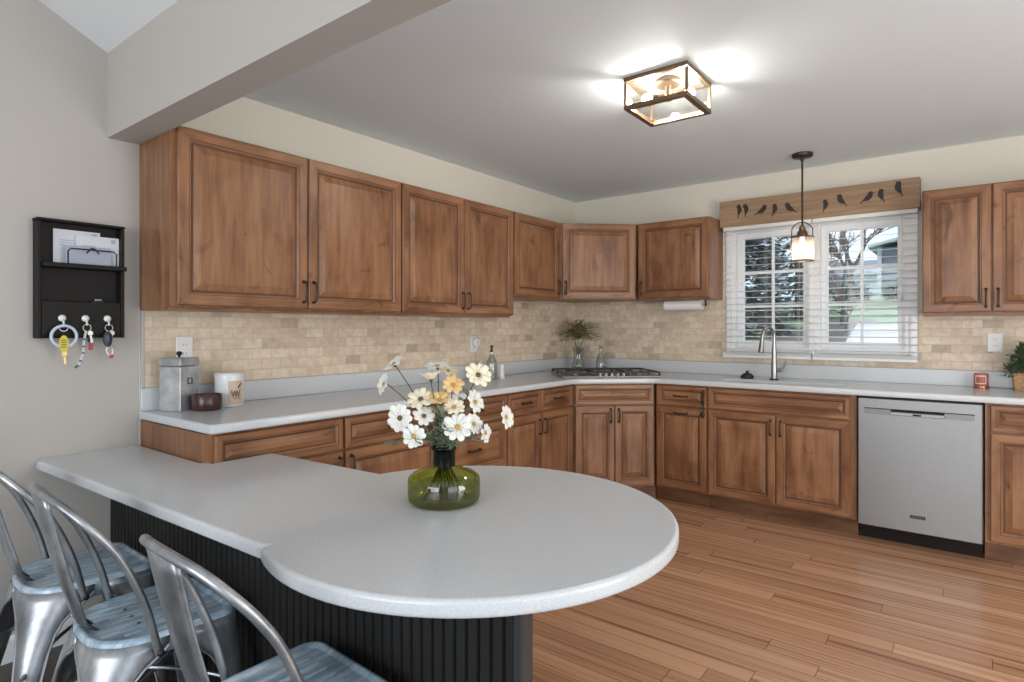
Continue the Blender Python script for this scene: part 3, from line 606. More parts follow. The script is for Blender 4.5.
def flower(a, z, dep, rad, face, pm, dm, label, npet=9, cup=.25, leaf=True, k=0):
    """a: sideways offset, z: height, dep: depth offset, face: (side, toward camera, up)"""
    rnd = random.Random(k)
    head = Vector((0, 0, 0)) + rv * a + fv * dep + Vector((0, 0, z - VZ))
    t = thing('daisy', label, 'flower', (VX, VY, VZ), 0, 'flowers in the green vase')
    ang = math.atan2((rv*a + fv*dep).y, (rv*a + fv*dep).x)
    nk = Vector((.016 * math.cos(ang) + rnd.uniform(-.006, .006), .016 * math.sin(ang) + rnd.uniform(-.006, .006), .160)); bt = Vector((-.055 * math.cos(ang + rnd.uniform(-.8, .8)), -.055 * math.sin(ang + rnd.uniform(-.8, .8)), .012))
    fd = (rv * face[0] - fv * face[1] + Vector((0, 0, face[2]))).normalized()
    end = head - fd * .004
    mid = nk.lerp(end, .5) + Vector((0, 0, .018)) - fd * .012
    MB().tube(smooth_path([bt, nk * .5 + bt * .5, nk, mid, end - fd * .012, end], 5), .0017, 6).build('stem', 'stem', t, True)
    mt = Matrix.Translation(head) @ orient(fd)
    p = MB()
    for i in range(npet):
        th = 2 * math.pi * i / npet + rnd.uniform(-.1, .1); rr = rad * rnd.uniform(.88, 1.06); wv = rad * .25; cu_ = cup + rnd.uniform(-.08, .08)
        prof = [(.10, .35), (.35, .85), (.65, 1.05), (.88, .85), (1.0, .35)]
        up_, dn = [], []
        for f, ww in prof:
            zz = rr * cu_ * (f ** 1.6) - .3 * rr * max(0, f - .7) * (1 + cu_)
            for lst, sg in ((up_, 1), (dn, -1)):
                pt = Vector((f * rr, sg * wv * ww, zz + abs(ww) * .0012)); lst.append(mt @ (Matrix.Rotation(th, 4, 'Z') @ pt))
        cen = [mt @ (Matrix.Rotation(th, 4, 'Z') @ Vector((f * rr, 0, rr * cu_ * (f ** 1.6) - .3 * rr * max(0, f - .7) * (1 + cu_) - .0015))) for f, ww in prof]
        vs = up_ + cen + dn; n = len(prof)
        p.add(vs, [(j, j + 1, n + j + 1, n + j) for j in range(n - 1)] + [(n + j, n + j + 1, 2*n + j + 1, 2*n + j) for j in range(n - 1)])
    p.build('petals', pm, t, True, 70, solid=.0008)
    dsc = MB(); dsc.lathe([(.001, .0055), (rad * .11, .005), (rad * .19, .003), (rad * .20, .0)], (0, 0, 0), 12, 0, True, False)
    dsc.v = [tuple(mt @ Vector(v)) for v in dsc.v]; dsc.build('flower_center', dm, t, True)
    cal = MB(); cal.lathe([(.002, -.012), (rad * .16, -.006), (rad * .2, -.0005)], (0, 0, 0), 10, 0, True, True); cal.v = [tuple(mt @ Vector(v)) for v in cal.v]; cal.build('calyx', 'stem', t, True)
    if leaf:
        lf = MB()
        for i in range(leaf if isinstance(leaf, int) else 5):
            f = rnd.uniform(.0, .55); b0 = nk.lerp(mid, f); th = rnd.uniform(0, 6.28); ln = rnd.uniform(.025, .055)
            dr = Vector((math.cos(th), math.sin(th), rnd.uniform(-.1, .7))).normalized(); sd = dr.cross(Vector((0, 0, 1))).normalized()
            for bb, sc_, l0 in ((0, 1, ln), (.35, .8, ln * .6), (-.35, .8, ln * .6)):
                d2 = (dr + sd * bb * 2).normalized(); s2 = d2.cross(Vector((0, 0, 1))).normalized(); o = b0 + dr * (0 if bb == 0 else ln * .35)
                q_ = [o, o + d2 * l0 * .35 + s2 * l0 * .10, o + d2 * l0 * .75 + s2 * l0 * .08 + Vector((0, 0, -.003)), o + d2 * l0 + Vector((0, 0, -.006)), o + d2 * l0 * .75 - s2 * l0 * .08 + Vector((0, 0, -.003)), o + d2 * l0 * .35 - s2 * l0 * .10]
                lf.add(q_, [(0, 1, 2, 5), (2, 3, 4, 5)] if False else [(0, 1, 5), (1, 2, 4, 5), (2, 3, 4)])
        lf.build('leaves', 'leaf', t, solid=.0006)
S = 336.0
def fp(px, py, dep, rad, face, pm, dm, label, k, **kw):
    sc_ = 1 + dep / 1.77
    flower((px - 444) / S * sc_, 1.28 - (py - 328.7) / S * sc_, dep, rad, face, pm, dm, label, k=k, **kw)
fp(402, 418, -.05, .042, (-.25, 1, .15), 'petal', 'disc', 'large white daisy facing out at left, above the lowest left one', 1, npet=11)
fp(417, 436, -.08, .036, (-.1, 1, .1), 'petal', 'disc2', 'white daisy hanging lowest on the left, just above the vase neck', 2, npet=10)
fp(421, 399, -.01, .040, (-.1, .8, .8), 'petal2', 'disc', 'cream daisy facing upward above the large left one', 3)
fp(425, 416, -.03, .034, (.3, .8, .6), 'petal', 'disc', 'white daisy tucked right of the large left one', 4)
fp(393, 364, .02, .036, (-.5, .35, .7), 'petal', 'disc2', 'white daisy on a long bare stem at the upper left tip', 5, leaf=3)
fp(384, 384, .0, .034, (-.8, .55, .3), 'petal', 'disc2', 'white daisy seen from the side, farthest left', 6)
fp(437, 366, .01, .036, (-.1, .3, 1), 'petal', 'disc2', 'white daisy at the very top of the bouquet', 7)
fp(432, 379, -.03, .030, (-.1, .1, 1), 'petal2', 'disc2', 'cream half-open daisy below the topmost one', 8, cup=.9)
fp(447, 371, .03, .032, (.2, .3, .9), 'petal2', 'disc2', 'cream daisy right of the topmost one', 9)
fp(453, 385, .0, .034, (.2, .7, .6), 'petal3', 'disc2', 'apricot daisy in the upper middle of the bouquet', 10)
fp(478, 375, .0, .042, (.35, .8, .55), 'petal2', 'disc', 'large cream daisy with dark centre at upper right', 11, npet=10)
fp(440, 400, -.02, .032, (0, .5, .9), 'petal3', 'disc2', 'pale apricot daisy in the middle of the bouquet', 12, cup=.5)
fp(455, 407, -.03, .034, (.1, .6, .7), 'petal2', 'disc2', 'cream daisy in the centre right of the bouquet', 13)
fp(474, 402, .02, .038, (.8, .5, .3), 'petal', 'disc2', 'white daisy turned sideways under the upper right one', 14)
fp(460, 427, -.06, .044, (.0, .9, .5), 'petal', 'disc2', 'big pale daisy low in front, right above the vase neck', 15, npet=10)
fp(474, 424, -.01, .034, (.6, .6, .3), 'petal', 'disc2', 'white daisy just right of the big low one', 16)
fp(485, 433, .0, .030, (.9, .45, .0), 'petal', 'disc2', 'small white daisy lowest on the right, in profile', 17, leaf=4)
fp(505, 417, .02, .037, (.85, .5, .2), 'petal', 'disc2', 'white daisy in profile, farthest right', 18, leaf=3)
# leafy sprigs filling the neck
def sprig(k, a, z, dep, label, n=20):
    rnd = random.Random(100 + k); t = thing('leafy_sprig', label, 'foliage', (VX, VY, VZ), 0, 'greenery in the green vase')
    nk = Vector((rnd.uniform(-.018, .018), rnd.uniform(-.018, .018), .16)); end = rv * a + fv * dep + Vector((0, 0, z - VZ)); mid = nk.lerp(end, .5) + Vector((0, 0, .02))
    pth = smooth_path([Vector((rnd.uniform(-.05, .05), rnd.uniform(-.05, .05), .012)), nk, mid, end], 6)
    MB().tube(pth, .0014, 6).build('stem', 'stem', t, True)
    lf = MB(); m = len(pth)
    for i in range(n):
        b0 = pth[int(m * .38 + (m * .6) * i / n)]; th = rnd.uniform(0, 6.28); ln = rnd.uniform(.030, .055)
        dr = ((end - nk).normalized() * .7 + Vector((math.cos(th), math.sin(th), rnd.uniform(-.4, .6)))).normalized(); sd = dr.cross(Vector((.1, .2, 1))).normalized()
        for bb, l0 in ((0, ln), (.6, ln * .6), (-.6, ln * .6)):
            d2 = (dr + sd * bb).normalized(); s2 = d2.cross(Vector((0, .1, 1))).normalized(); o = b0 + dr * (0 if bb == 0 else ln * .3)
            lf.add([o, o + d2*l0*.4 + s2*l0*.11, o + d2*l0*.8 + s2*l0*.07, o + d2*l0, o + d2*l0*.8 - s2*l0*.07, o + d2*l0*.4 - s2*l0*.11], [(0, 1, 5), (1, 2, 4, 5), (2, 3, 4)])
    lf.build('leaves', 'leaf', t, solid=.0006)
for i, (px, py, dp, lb) in enumerate(((393, 445, -.04, 'grey-green sprig drooping left over the vase shoulder'), (420, 442, -.09, 'grey-green sprig drooping in front of the vase neck'), (452, 432, -.06, 'grey-green sprig standing at the vase mouth'), (433, 425, .02, 'grey-green sprig in the middle of the bouquet'), (470, 395, .03, 'grey-green sprig rising at the right of the bouquet'), (478, 440, -.05, 'grey-green sprig leaning right over the vase'), (440, 410, -.05, 'grey-green sprig rising in front among the stems'))):
    s_ = 1 + dp / 1.77; sprig(i, (px - 444) / S * s_, 1.28 - (py - 328.7) / S * s_, dp, lb)

# ------------------------------------------------------------------ key rack and what hangs in it
def rack():
    t = thing('key_rack', 'black wooden wall organizer with mail slot, shelf and key hooks', 'organizer', (.0, .93, 1.242))
    y0, y1, z1 = -.152, .150, .474
    MB().box((.001, y0, 0), (.012, y1, z1)).build('back_board', 'blackwood', t)
    MB().bbox((.012, y0, .0), (.058, y0 + .013, z1 - .012), .002).build('side_panel', 'blackwood', t)
    MB().bbox((.012, y1 - .013, .0), (.058, y1, z1 - .012), .002).build('side_panel', 'blackwood', t)
    MB().bbox((.001, y0 - .003, z1 - .010), (.062, y1 + .002, z1), .002).build('top_ledge', 'blackwood', t)
    MB().bbox((.012, y0 + .0135, .282), (.088, y1 - .001, .300), .002).build('mail_shelf', 'blackwood', t)
    MB().bbox((.046, y0 + .0135, .012), (.056, y1 - .0135, .148), .002).build('pocket_front', 'blackwood', t)
    MB().box((.012, y0 + .0135, .0), (.0455, y1 - .0135, .012)).build('pocket_floor', 'blackwood', t)
    wr = MB(); a, b = -.058, .112
    wr.tube([(.080, a, .300), (.080, a, .350), (.080, a + .010, .360), (.080, b - .010, .360), (.080, b, .350), (.080, b, .300)], .003, 8)
    wr.tube([(.080, (a+b)/2 - .022 + .044*i/10, .345 + .022 * math.sin(math.pi * i / 10)) for i in range(11)], .003, 8)
    wr.build('wire_guard', 'iron', t, True)
    for yy in (-.072, .007, .085):
        h = MB(); h.ball((.060, yy, .080), .014, 0, 12, (.5, 1, 1)); h.tube([(.060, yy, .078), (.074, yy, .070), (.078, yy, .060), (.076, yy, .052)], .0035, 8); h.build('hook', 'white', t, True)
    # mail
    def letter(x, ya, yb, za, zb, tilt, m, lb):
        o = thing('envelope', lb, 'mail', (x, .93, 1.2435 + .300), 0, 'mail in the key rack')
        mt = Matrix.Rotation(R(tilt), 4, 'X')
        MB().box((-.0012, ya, za), (.0012, yb, zb), 0, mt).build('sheet', m, o)
        k = MB()
        for i in range(3): k.box((.0013, ya + .02, zb - .045 - i*.010), (.0016, ya + .07 + .01*(i % 2), zb - .041 - i*.010), 0, mt)
        k.box((.0013, yb - .03, zb - .025), (.0016, yb - .012, zb - .007), 0, mt)
        if m == 'paper': k.build('printing', 'paper2', o)
    letter(.022, -.092, .07, .0, .139, 0, 'paper', 'white envelope standing at the left in the rack')
    letter(.034, -.02, .136, .0, .122, 0, 'paper', 'white envelope standing at the right in the rack')
    letter(.050, -.06, .10, .0, .075, 0, 'paper2', 'blue-grey folded letter behind the wire guard')
    g = thing('key_fob', 'small dark gadget lying in the lower slot of the wall rack', 'gadget', (.030, .99, 1.2545))
    MB().bbox((-.012, -.02, 0), (.012, .02, .142), .003).build('case', 'darkfob', g); MB().bbox((-.008, -.012, .1421), (.008, .012, .150), .002).build('cap', 'steel', g)
rack()
def ringpts(c, r, n=28, tilt=0): return [(c[0] + r * math.sin(tilt) * math.cos(2*math.pi*i/n), c[1] + r * math.cos(2*math.pi*i/n) * math.cos(tilt), c[2] + r * math.sin(2*math.pi*i/n)) for i in range(n)]
def key(mb, x, y, z, a, ln=.05):
    m = Matrix.Translation((x, y, z)) @ Matrix.Rotation(a, 4, 'X')
    mb.loft([[tuple(m @ Vector((dx, .010 * math.cos(2*math.pi*i/12), -.01 + .010 * math.sin(2*math.pi*i/12)))) for i in range(12)] for dx in (-.001, .001)], 0, True, True)
    mb.box((-.001, -.0035, -ln), (.001, .0035, -.018), 0, m); mb.box((-.001, .0035, -ln + .004), (.001, .006, -ln + .010), 0, m); mb.box((-.001, .0035, -ln + .014), (.001, .0055, -ln + .020), 0, m)
t = thing('key_bunch', 'pale blue ring with yellow oval tag and brass key on the left hook', 'keys', (.0, .93, 1.242), 0, 'keys on the wall rack hooks')
MB().tube(ringpts((.083, -.072, .008), .042), .0058, 10, 0, True).build('bangle', 'ring', t, True)
MB().tube(ringpts((.077, -.072, .042), .014, 18), .0016, 6, 0, True).build('split_ring', 'chrome', t, True)
mb = MB(); mb.loft([[(.084 + dx, -.074 + .016 * math.cos(a_), -.022 + .034 * math.sin(a_)) for a_ in [2*math.pi*i/20 for i in range(20)]] for dx in (0, .005)], 0, True, True); mb.build('oval_tag', 'yellow', t, True)
mb = MB()
for i in range(4): mb.box((.0895, -.083, -.036 + .009 * i), (.0899, -.066, -.033 + .009 * i))
mb.build('tag_lettering', 'ink', t)
mb = MB(); key(mb, .080, -.071, -.052, .05, .052); mb.build('key', 'brass', t)
t = thing('key_bunch', 'keys with beaded white strap and small red tag on the middle hook', 'keys', (.0, .93, 1.242), 0, 'keys on the wall rack hooks')
MB().tube(ringpts((.077, .007, .042), .014, 18), .0016, 6, 0, True).build('split_ring', 'chrome', t, True)
mb = MB(); pth = smooth_path([(.079, .002, .028), (.082, -.006, -.02), (.082, -.009, -.06), (.080, -.022, -.105), (.078, -.034, -.118)], 6); mb.tube(pth, .005, 8, sq=(.002, .008)); mb.build('strap', 'paper', t)
mb = MB()
for i in (4, 8, 12, 16, 20, 23): mb.ball(tuple(pth[min(i, len(pth)-1)] + Vector((.004, 0, 0))), .0055, 0, 8)
mb.build('bead', 'navy', t, True)
MB().bbox((.075, .008, -.018), (.083, .022, .026), .003).build('fob', 'darkfob', t); MB().bbox((.075, .012, -.048), (.083, .028, -.019), .003).build('red_tag', 'red', t)
mb = MB(); key(mb, .088, .014, .030, .12, .05); mb.build('key', 'chrome', t)
t = thing('key_bunch', 'black car key fob with keys and red tip on the right hook', 'keys', (.0, .93, 1.242), 0, 'keys on the wall rack hooks')
MB().tube(ringpts((.077, .085, .042), .014, 18), .0016, 6, 0, True).build('split_ring', 'chrome', t, True)
mb = MB(); mb.loft([[(.080 + dx, .079 + s_ * .017 * math.cos(a_), -.005 + s_ * .033 * math.sin(a_)) for a_ in [2*math.pi*i/16 for i in range(16)]] for dx, s_ in ((-.004, .8), (-.002, 1), (.006, 1), (.008, .8))], 0, True, True); mb.build('car_fob', 'darkfob', t, True)
mb = MB(); mb.box((.0882, .070, -.014), (.089, .082, .010)); mb.build('fob_button', 'navy', t)
mb = MB(); mb.tube(smooth_path([(.082, .082, -.035), (.083, .074, -.052), (.083, .084, -.072), (.083, .096, -.066), (.083, .096, -.045)], 5), .003, 6); mb.build('loop', 'white', t, True)
MB().bbox((.079, .084, -.086), (.087, .100, -.070), .002).build('red_tag', 'red', t)
mb = MB(); key(mb, .074, .098, .030, -.1, .05); mb.build('key', 'chrome', t)

# ------------------------------------------------------------------ counter items, left
CZ = .9145
t = thing('canister', 'square galvanized metal canister with knobbed lid at the counter end', 'canister', (.106, 1.282, CZ), R(24.3))
s_ = .056
MB().bbox((-s_, -s_, 0), (s_, s_, .198), .003).build('body', 'galv', t)
l_ = MB(); l_.bbox((-s_ - .002, -s_ - .002, .200), (s_ + .002, s_ + .002, .236), .003); lo = l_.build('lid', 'galv', t)
MB().lathe([(.004, .2365), (.005, .243), (.012, .250), (.013, .256), (.008, .263), (.001, .265)], (0, 0, 0), 16, 0, True, True).build('knob', 'iron', lo, True)
fm = MB()
for q_ in (((-.014, .118), (.014, .122)), ((-.014, .142), (.014, .146)), ((-.014, .122), (-.010, .142)), ((.010, .122), (.014, .142))): fm.box((s_ + .0002, q_[0][0], q_[0][1]), (s_ + .0025, q_[1][0], q_[1][1]))
fm.build('label_frame', 'iron', t)
t = thing('bowl', 'small dark brown glazed bowl in front of the metal canister', 'bowl', (.205, 1.357, CZ))
MB().lathe([(.001, 0), (.055, 0), (.061, .006), (.0625, .03), (.0625, .068), (.060, .071), (.057, .068), (.056, .02), (.048, .010), (.001, .009)], (0, 0, 0), 40).build('bowl_body', 'bowl', t, True, 50)
t = thing('canister', 'round white ceramic canister with tan printed label beside the bowl', 'canister', (.145, 1.492, CZ))
MB().lathe([(.001, 0), (.060, 0), (.064, .004), (.0645, .135), (.001, .135)], (0, 0, 0), 40).build('body', 'ceramic', t, True, 50)
MB().lathe([(.0665, .1355), (.0665, .153), (.062, .158), (.001, .159)], (0, 0, 0), 40, 0, True).build('lid', 'ceramic', t, True, 50)
lb = MB(); arc = [R(-32 + 62 * i / 12) for i in range(13)]; lb.loft([[(.0652 * math.cos(a), .0652 * math.sin(a), z) for a in arc] for z in (.012, .122)], closed=False); lo = lb.build('label', 'tan', t, True)
wr = MB(); cyl = lambda a, z: (.0662 * math.cos(R(a)), .0662 * math.sin(R(a)), z)
wr.tube([cyl(-22 + 3*i, .062 + .018 * math.sin(i * 1.7)) for i in range(13)], .0016, 6)
wr.tube([cyl(6 + 2*i, .088 + .0035*i) for i in range(7)], .003, 6); wr.tube([cyl(-14 + 4*i, .040 + .004 * math.sin(i * 2.4)) for i in range(8)], .001, 6)
wr.build('script', 'ink', lo)
# outlets
def outlet(loc, rz, label, cover=None):
    t = thing('wall_outlet', label, 'outlet', loc, rz)
    MB().bbox((-.037, -.006, -.058), (.037, 0, .058), .002).build('cover_plate', 'white', t)
    for z in (-.021, .021):
        r = MB(); r.loft([[(.017 * math.cos(2*math.pi*i/16), -.0062 - d, z + .014 * math.sin(2*math.pi*i/16)) for i in range(16)] for d in (0, .0015)], 0, True, True)
        ro = r.build('receptacle', 'white', t)
        MB().box((-.007, -.0083, z - .004), (-.005, -.0078, z + .005)).box((.005, -.0083, z - .004), (.007, -.0078, z + .005)).build('slots', 'ink', ro)
    return t
outlet((.0105, 1.344, 1.185), q, 'white electrical outlet on the tile behind the metal canister')
o2 = outlet((.0105, 3.395, 1.165), q, 'white outlet with round plug-in night light under the wall cabinets')
mb = MB(); mb.loft([[(.004 + .030 * k_ * math.cos(2*math.pi*i/24), -.0085 - d, .012 + .036 * k_ * math.sin(2*math.pi*i/24)) for i in range(24)] for d, k_ in ((0, .9), (.006, 1), (.026, 1), (.034, .8))], 0, True, True); mb.build('night_light', 'ceramic', o2, True)
outlet((3.053, YB - .0105, 1.195), 0, 'white electrical outlet on the tile left of the potted plant')
# bottles under the left cabinets
t = thing('soap_bottle', 'slim clear glass bottle with dark stopper by the left wall', 'bottle', (.215, 3.360, CZ))
MB().lathe([(.001, 0), (.034, 0), (.038, .006), (.038, .115), (.034, .135), (.018, .165), (.013, .185), (.013, .200), (.011, .200), (.011, .186), (.016, .164), (.031, .134), (.035, .114), (.035, .008), (.001, .006)], (0, 0, 0), 28).build('body', 'clearglass', t, True, 60)
MB().lathe([(.001, .2005), (.012, .2005), (.013, .208), (.008, .214), (.007, .228), (.012, .236), (.010, .246), (.001, .249)], (0, 0, 0), 18).build('stopper', 'ink', t, True)
t = thing('shaker', 'small white shaker right of the slim clear bottle', 'shaker', (.215, 3.472, CZ))
MB().lathe([(.001, 0), (.024, 0), (.026, .004), (.024, .03), (.019, .065), (.018, .080), (.001, .080)], (0, 0, 0), 24).build('body', 'ceramic', t, True, 50)
MB().lathe([(.0185, .0805), (.0185, .098), (.014, .106), (.001, .109)], (0, 0, 0), 24, 0, True).build('cap', 'white', t, True, 50)
t = thing('squeeze_bottle', 'pale squat dispenser just left of the slim clear bottle', 'bottle', (.19, 3.262, CZ))
MB().lathe([(.001, 0), (.033, 0), (.036, .004), (.036, .085), (.030, .10), (.001, .102)], (0, 0, 0), 24).build('body', 'ceramic', t, True, 50)
MB().lathe([(.012, .1025), (.012, .125), (.004, .130), (.004, .142), (.001, .142)], (0, 0, 0), 16, 0, True, True).build('pump', 'white', t, True, 50)

# ------------------------------------------------------------------ cooktop
def cooktop():
    c = Vector((.632, 4.248)); t = thing('gas_cooktop', 'stainless gas cooktop with black iron grates set in the corner counter', 'cooktop', (c.x, c.y, CZ), angb)
    MB().bbox((-.38, -.265, 0), (.38, .265, .012), .004).build('steel_deck', 'steel', t)
    bs = [(-.25, -.11, .036), (-.25, .12, .045), (0, .02, .055), (.25, -.11, .045), (.25, .12, .036)]
    for x, y, r in bs:
        b = MB().lathe([(r, .0125), (r, .020), (r * .8, .022)], (x, y, 0), 20, 0, True, True).build('burner', 'steel', t, True)
        MB().lathe([(r * .75, .0222), (r * .75, .028), (r * .6, .030)], (x, y, 0), 20, 0, True, True).build('burner_cap', 'iron', b, True)
    for gx in (-.25, 0, .25):
        g = MB(); w2, d2, z = .121, .235, .036; s_ = (.0045, .0045)
        for yy in (-d2, d2): g.tube([(gx - w2, yy, z), (gx + w2, yy, z)], .006, sq=s_)
        for xx in (-w2, w2): g.tube([(gx + xx, -d2, z), (gx + xx, d2, z)], .006, sq=s_)
        for yy in (-.11, .12): g.tube([(gx - w2, yy, z), (gx + w2, yy, z)], .006, sq=s_)
        for xx in (-w2, w2):
            for yy in (-d2, 0, d2): g.tube([(gx + xx, yy, .0125), (gx + xx, yy, z)], .007, sq=(.007, .007))
        g.build('grate', 'iron', t)
    for i in range(5):
        k = MB(); k.lathe([(.017, .0125), (.016, .030), (.013, .033)], (-.09 + .045 * i, -.246, 0), 16, 0, True, True); k.build('knob', 'steel', t, True)
cooktop()
# corner vases
def foliage(name, par, c, R_, n, ln, m, flat=.8, seed=1):
    rnd = random.Random(seed); f = MB(); st = MB()
    for i in range(n):
        th = rnd.uniform(0, 6.28); ph = rnd.uniform(-.25, 1.45); d = Vector((math.cos(th) * math.cos(ph), math.sin(th) * math.cos(ph), math.sin(ph) * flat)); L_ = R_ * rnd.uniform(.6, 1.0)
        pth = smooth_path([Vector(c), Vector(c) + d * L_ * .5 + Vector((0, 0, R_ * .2)), Vector(c) + d * L_ + Vector((0, 0, -R_ * .05))], 4); st.tube(pth, .0011, 5)
        for j in range(2, len(pth)):
            for s in range(2):
                a = rnd.uniform(0, 6.28); dr = (d * .6 + Vector((math.cos(a), math.sin(a), rnd.uniform(-.5, .7)))).normalized(); sd = dr.cross(Vector((.2, .1, 1))).normalized(); o = pth[j]; l0 = ln * rnd.uniform(.7, 1.2)
                f.add([o, o + dr*l0*.4 + sd*l0*.13, o + dr*l0, o + dr*l0*.4 - sd*l0*.13], [(0, 1, 2, 3)])
    st.build('twigs', 'stem', par); return f.build(name, m, par, solid=.0006)
t = thing('glass_vase', 'clear glass vase of olive sprigs in the corner behind the cooktop', 'vase', (.205, 4.565, CZ))
MB().lathe([(.001, 0), (.055, 0), (.060, .01), (.052, .06), (.038, .12), (.040, .165), (.050, .20), (.047, .20), (.037, .165), (.035, .12), (.049, .06), (.055, .012), (.001, .006)], (0, 0, 0), 28).build('body', 'clearglass', t, True, 60)
tv = thing('olive_sprigs', 'bunch of olive brown sprigs in the corner glass vase', 'foliage', (.205, 4.565, CZ))
mb = MB()
for i in range(6):
    a = i * 1.05; mb.tube(smooth_path([(.03 * math.cos(a), .03 * math.sin(a), .012), (.01 * math.cos(a + 2), .01 * math.sin(a + 2), .12), (.03 * math.cos(a + 3), .03 * math.sin(a + 3), .25)], 5), .0022, 6)
mb.build('stems', 'stem', tv, True)
foliage('leaves', tv, (0, 0, .275), .185, 60, .05, 'olive', 1.0, 3)
t = thing('glass_decanter', 'narrow clear glass bottle right of the corner sprig vase', 'bottle', (.375, 4.665, CZ))
MB().lathe([(.001, 0), (.042, 0), (.047, .01), (.045, .07), (.030, .13), (.017, .165), (.016, .205), (.021, .215), (.018, .215), (.013, .204), (.014, .165), (.026, .13), (.041, .07), (.042, .012), (.001, .008)], (0, 0, 0), 28).build('body', 'clearglass', t, True, 60)
MB().lathe([(.001, .2155), (.014, .2155), (.017, .225), (.010, .238), (.001, .24)], (0, 0, 0), 16).build('stopper', 'tan', t, True)

# paper towel holder
t = thing('paper_towel_holder', 'black paper towel holder with white roll under the short cabinet by the window', 'holder', (1.125, 4.66, 1.5195))
MB().box((-.17, -.02, -.006), (.20, .02, -.0005)).build('mounting_plate', 'iron', t)
for x in (-.165, .175):
    a_ = MB(); a_.tube([(x, 0, -.006), (x, 0, -.03), (x, 0, -.052)], .006, 8); a_.ball((x, 0, -.052), .013, 0, 10, (.6, 1, 1)); a_.build('arm', 'iron', t, True)
mb = MB(); ax = lambda r, x: [(x, r * math.cos(2*math.pi*i/28), -.052 + r * math.sin(2*math.pi*i/28)) for i in range(28)]
mb.loft([ax(.016, -.155), ax(.040, -.155), ax(.040, .150), ax(.016, .150)], 0, True, True)
tag_t = thing('paper_towel_roll', 'white paper towel roll hanging under the short cabinet by the window', 'paper towels', (1.125, 4.66, 1.5195)); mb.build('paper_roll', 'towel', tag_t, True, 40)
mb2 = MB(); mb2.loft([ax(.008, .1502), ax(.015, .1502), ax(.015, .1515), ax(.008, .1515)], 0, True, True); mb2.build('cardboard_core', 'tan', tag_t)

# ------------------------------------------------------------------ sink things
t = thing('kitchen_faucet', 'brushed nickel gooseneck pull-down faucet behind the sink under the window', 'faucet', (1.822, 4.582, CZ))
MB().lathe([(.030, 0), (.030, .006), (.026, .010)], (0, 0, 0), 24, 0, True, True).build('base_ring', 'iron', t, True)
MB().lathe([(.021, .0105), (.021, .10), (.019, .11), (.017, .20), (.014, .25)], (0, 0, 0), 24, 0, True, True).build('body', 'chrome', t, True)
sd = Vector((-.55, -.83, 0)).normalized()
pts = [(0, 0, .245), (0, 0, .285)]
for i in range(1, 10):
    a = math.pi * i / 10; pts.append(tuple(sd * (.052 * (1 - math.cos(a))) + Vector((0, 0, .305 + .066 * math.sin(a)))))
e_ = sd * .110; pts += [tuple(sd * .107 + Vector((0, 0, .285)))]
MB().tube(smooth_path(pts, 3), .0125, 12).build('neck', 'chrome', t, True)
sp = MB(); sp.tube([tuple(sd * .107 + Vector((0, 0, .285))), tuple(sd * .112 + Vector((0, 0, .25))), tuple(sd * .117 + Vector((0, 0, .20)))], [.014, .016, .021], 14); so = sp.build('spray_head', 'chrome', t, True)
MB().tube([tuple(sd * .117 + Vector((0, 0, .1998))), tuple(sd * .1175 + Vector((0, 0, .195)))], .0205, 14).build('nozzle', 'iron', so, True)
h = MB(); h.tube([(.018, 0, .070), (.052, .0, .072)], .015, 14); h.tube([(.050, 0, .076), (.066, 0, .105), (.078, 0, .142)], [.008, .007, .006], 10); h.build('lever_handle', 'chrome', t, True)
t = thing('sink_strainer', 'black rubber sink stopper lying on the counter left of the faucet', 'stopper', (1.630, 4.600, CZ))
MB().lathe([(.001, 0), (.043, 0), (.047, .008), (.044, .020), (.030, .034), (.016, .040), (.001, .040)], (0, 0, 0), 24).build('disc', 'iron', t, True)
MB().lathe([(.010, .0401), (.008, .045), (.013, .050), (.010, .056), (.001, .058)], (0, 0, 0), 16, 0, True).build('grip', 'iron', t, True)

# candle + planter
t = thing('jar_candle', 'small pink jar candle on copper base on the counter right of the dishwasher', 'candle', (2.985, 4.752, CZ))
MB().lathe([(.001, 0), (.040, 0), (.042, .004), (.040, .012), (.001, .012)], (0, 0, 0), 28).build('base', 'copper', t, True, 50)
MB().lathe([(.001, .0125), (.035, .0125), (.0365, .018), (.0365, .085), (.034, .09), (.001, .09)], (0, 0, 0), 28).build('jar', 'candle', t, True, 50)
lb = MB(); arc = [R(-140 + 90 * i / 12) for i in range(13)]; lb.loft([[(.0372 * math.cos(a), .0372 * math.sin(a), z) for a in arc] for z in (.026, .078)], closed=False); lb.build('label', 'petal2', t, True)
lb = MB(); arc = [R(-132 + 74 * i / 12) for i in range(13)]; lb.loft([[(.0377 * math.cos(a), .0377 * math.sin(a), z) for a in arc] for z in (.032, .072)], closed=False); lb.build('label_print', 'candle', t, True)
t = thing('plant_pot', 'square wicker planter at the right photo edge on the counter', 'planter', (3.195, 4.70, CZ))
b = MB(); b.loft([[(sx * s, sy * s, z) for sx, sy in ((-1, -1), (1, -1), (1, 1), (-1, 1))] for s, z in ((.055, 0), (.064, .10), (.066, .105), (.060, .105), (.058, .06))], 0, True, True); b.build('box', 'wicker', t)
wv = MB()
for i in range(5):
    z = .012 + .02 * i; s = .0565 + .009 * (z / .1); wv.tube([(-s, -s, z), (s, -s, z), (s, s, z), (-s, s, z)], .003, 6, 0, True)
wv.build('weave', 'wicker', t, True)
t2 = thing('potted_fern', 'bushy green fern growing in the wicker planter', 'plant', (3.195, 4.70, CZ))
MB().lathe([(.001, .062), (.05, .062), (.05, .09), (.001, .1)], (0, 0, 0), 16).build('soil', 'mulch', t2, True)
foliage('fronds', t2, (0, 0, .11), .120, 110, .040, 'fern', 1.45, 9)

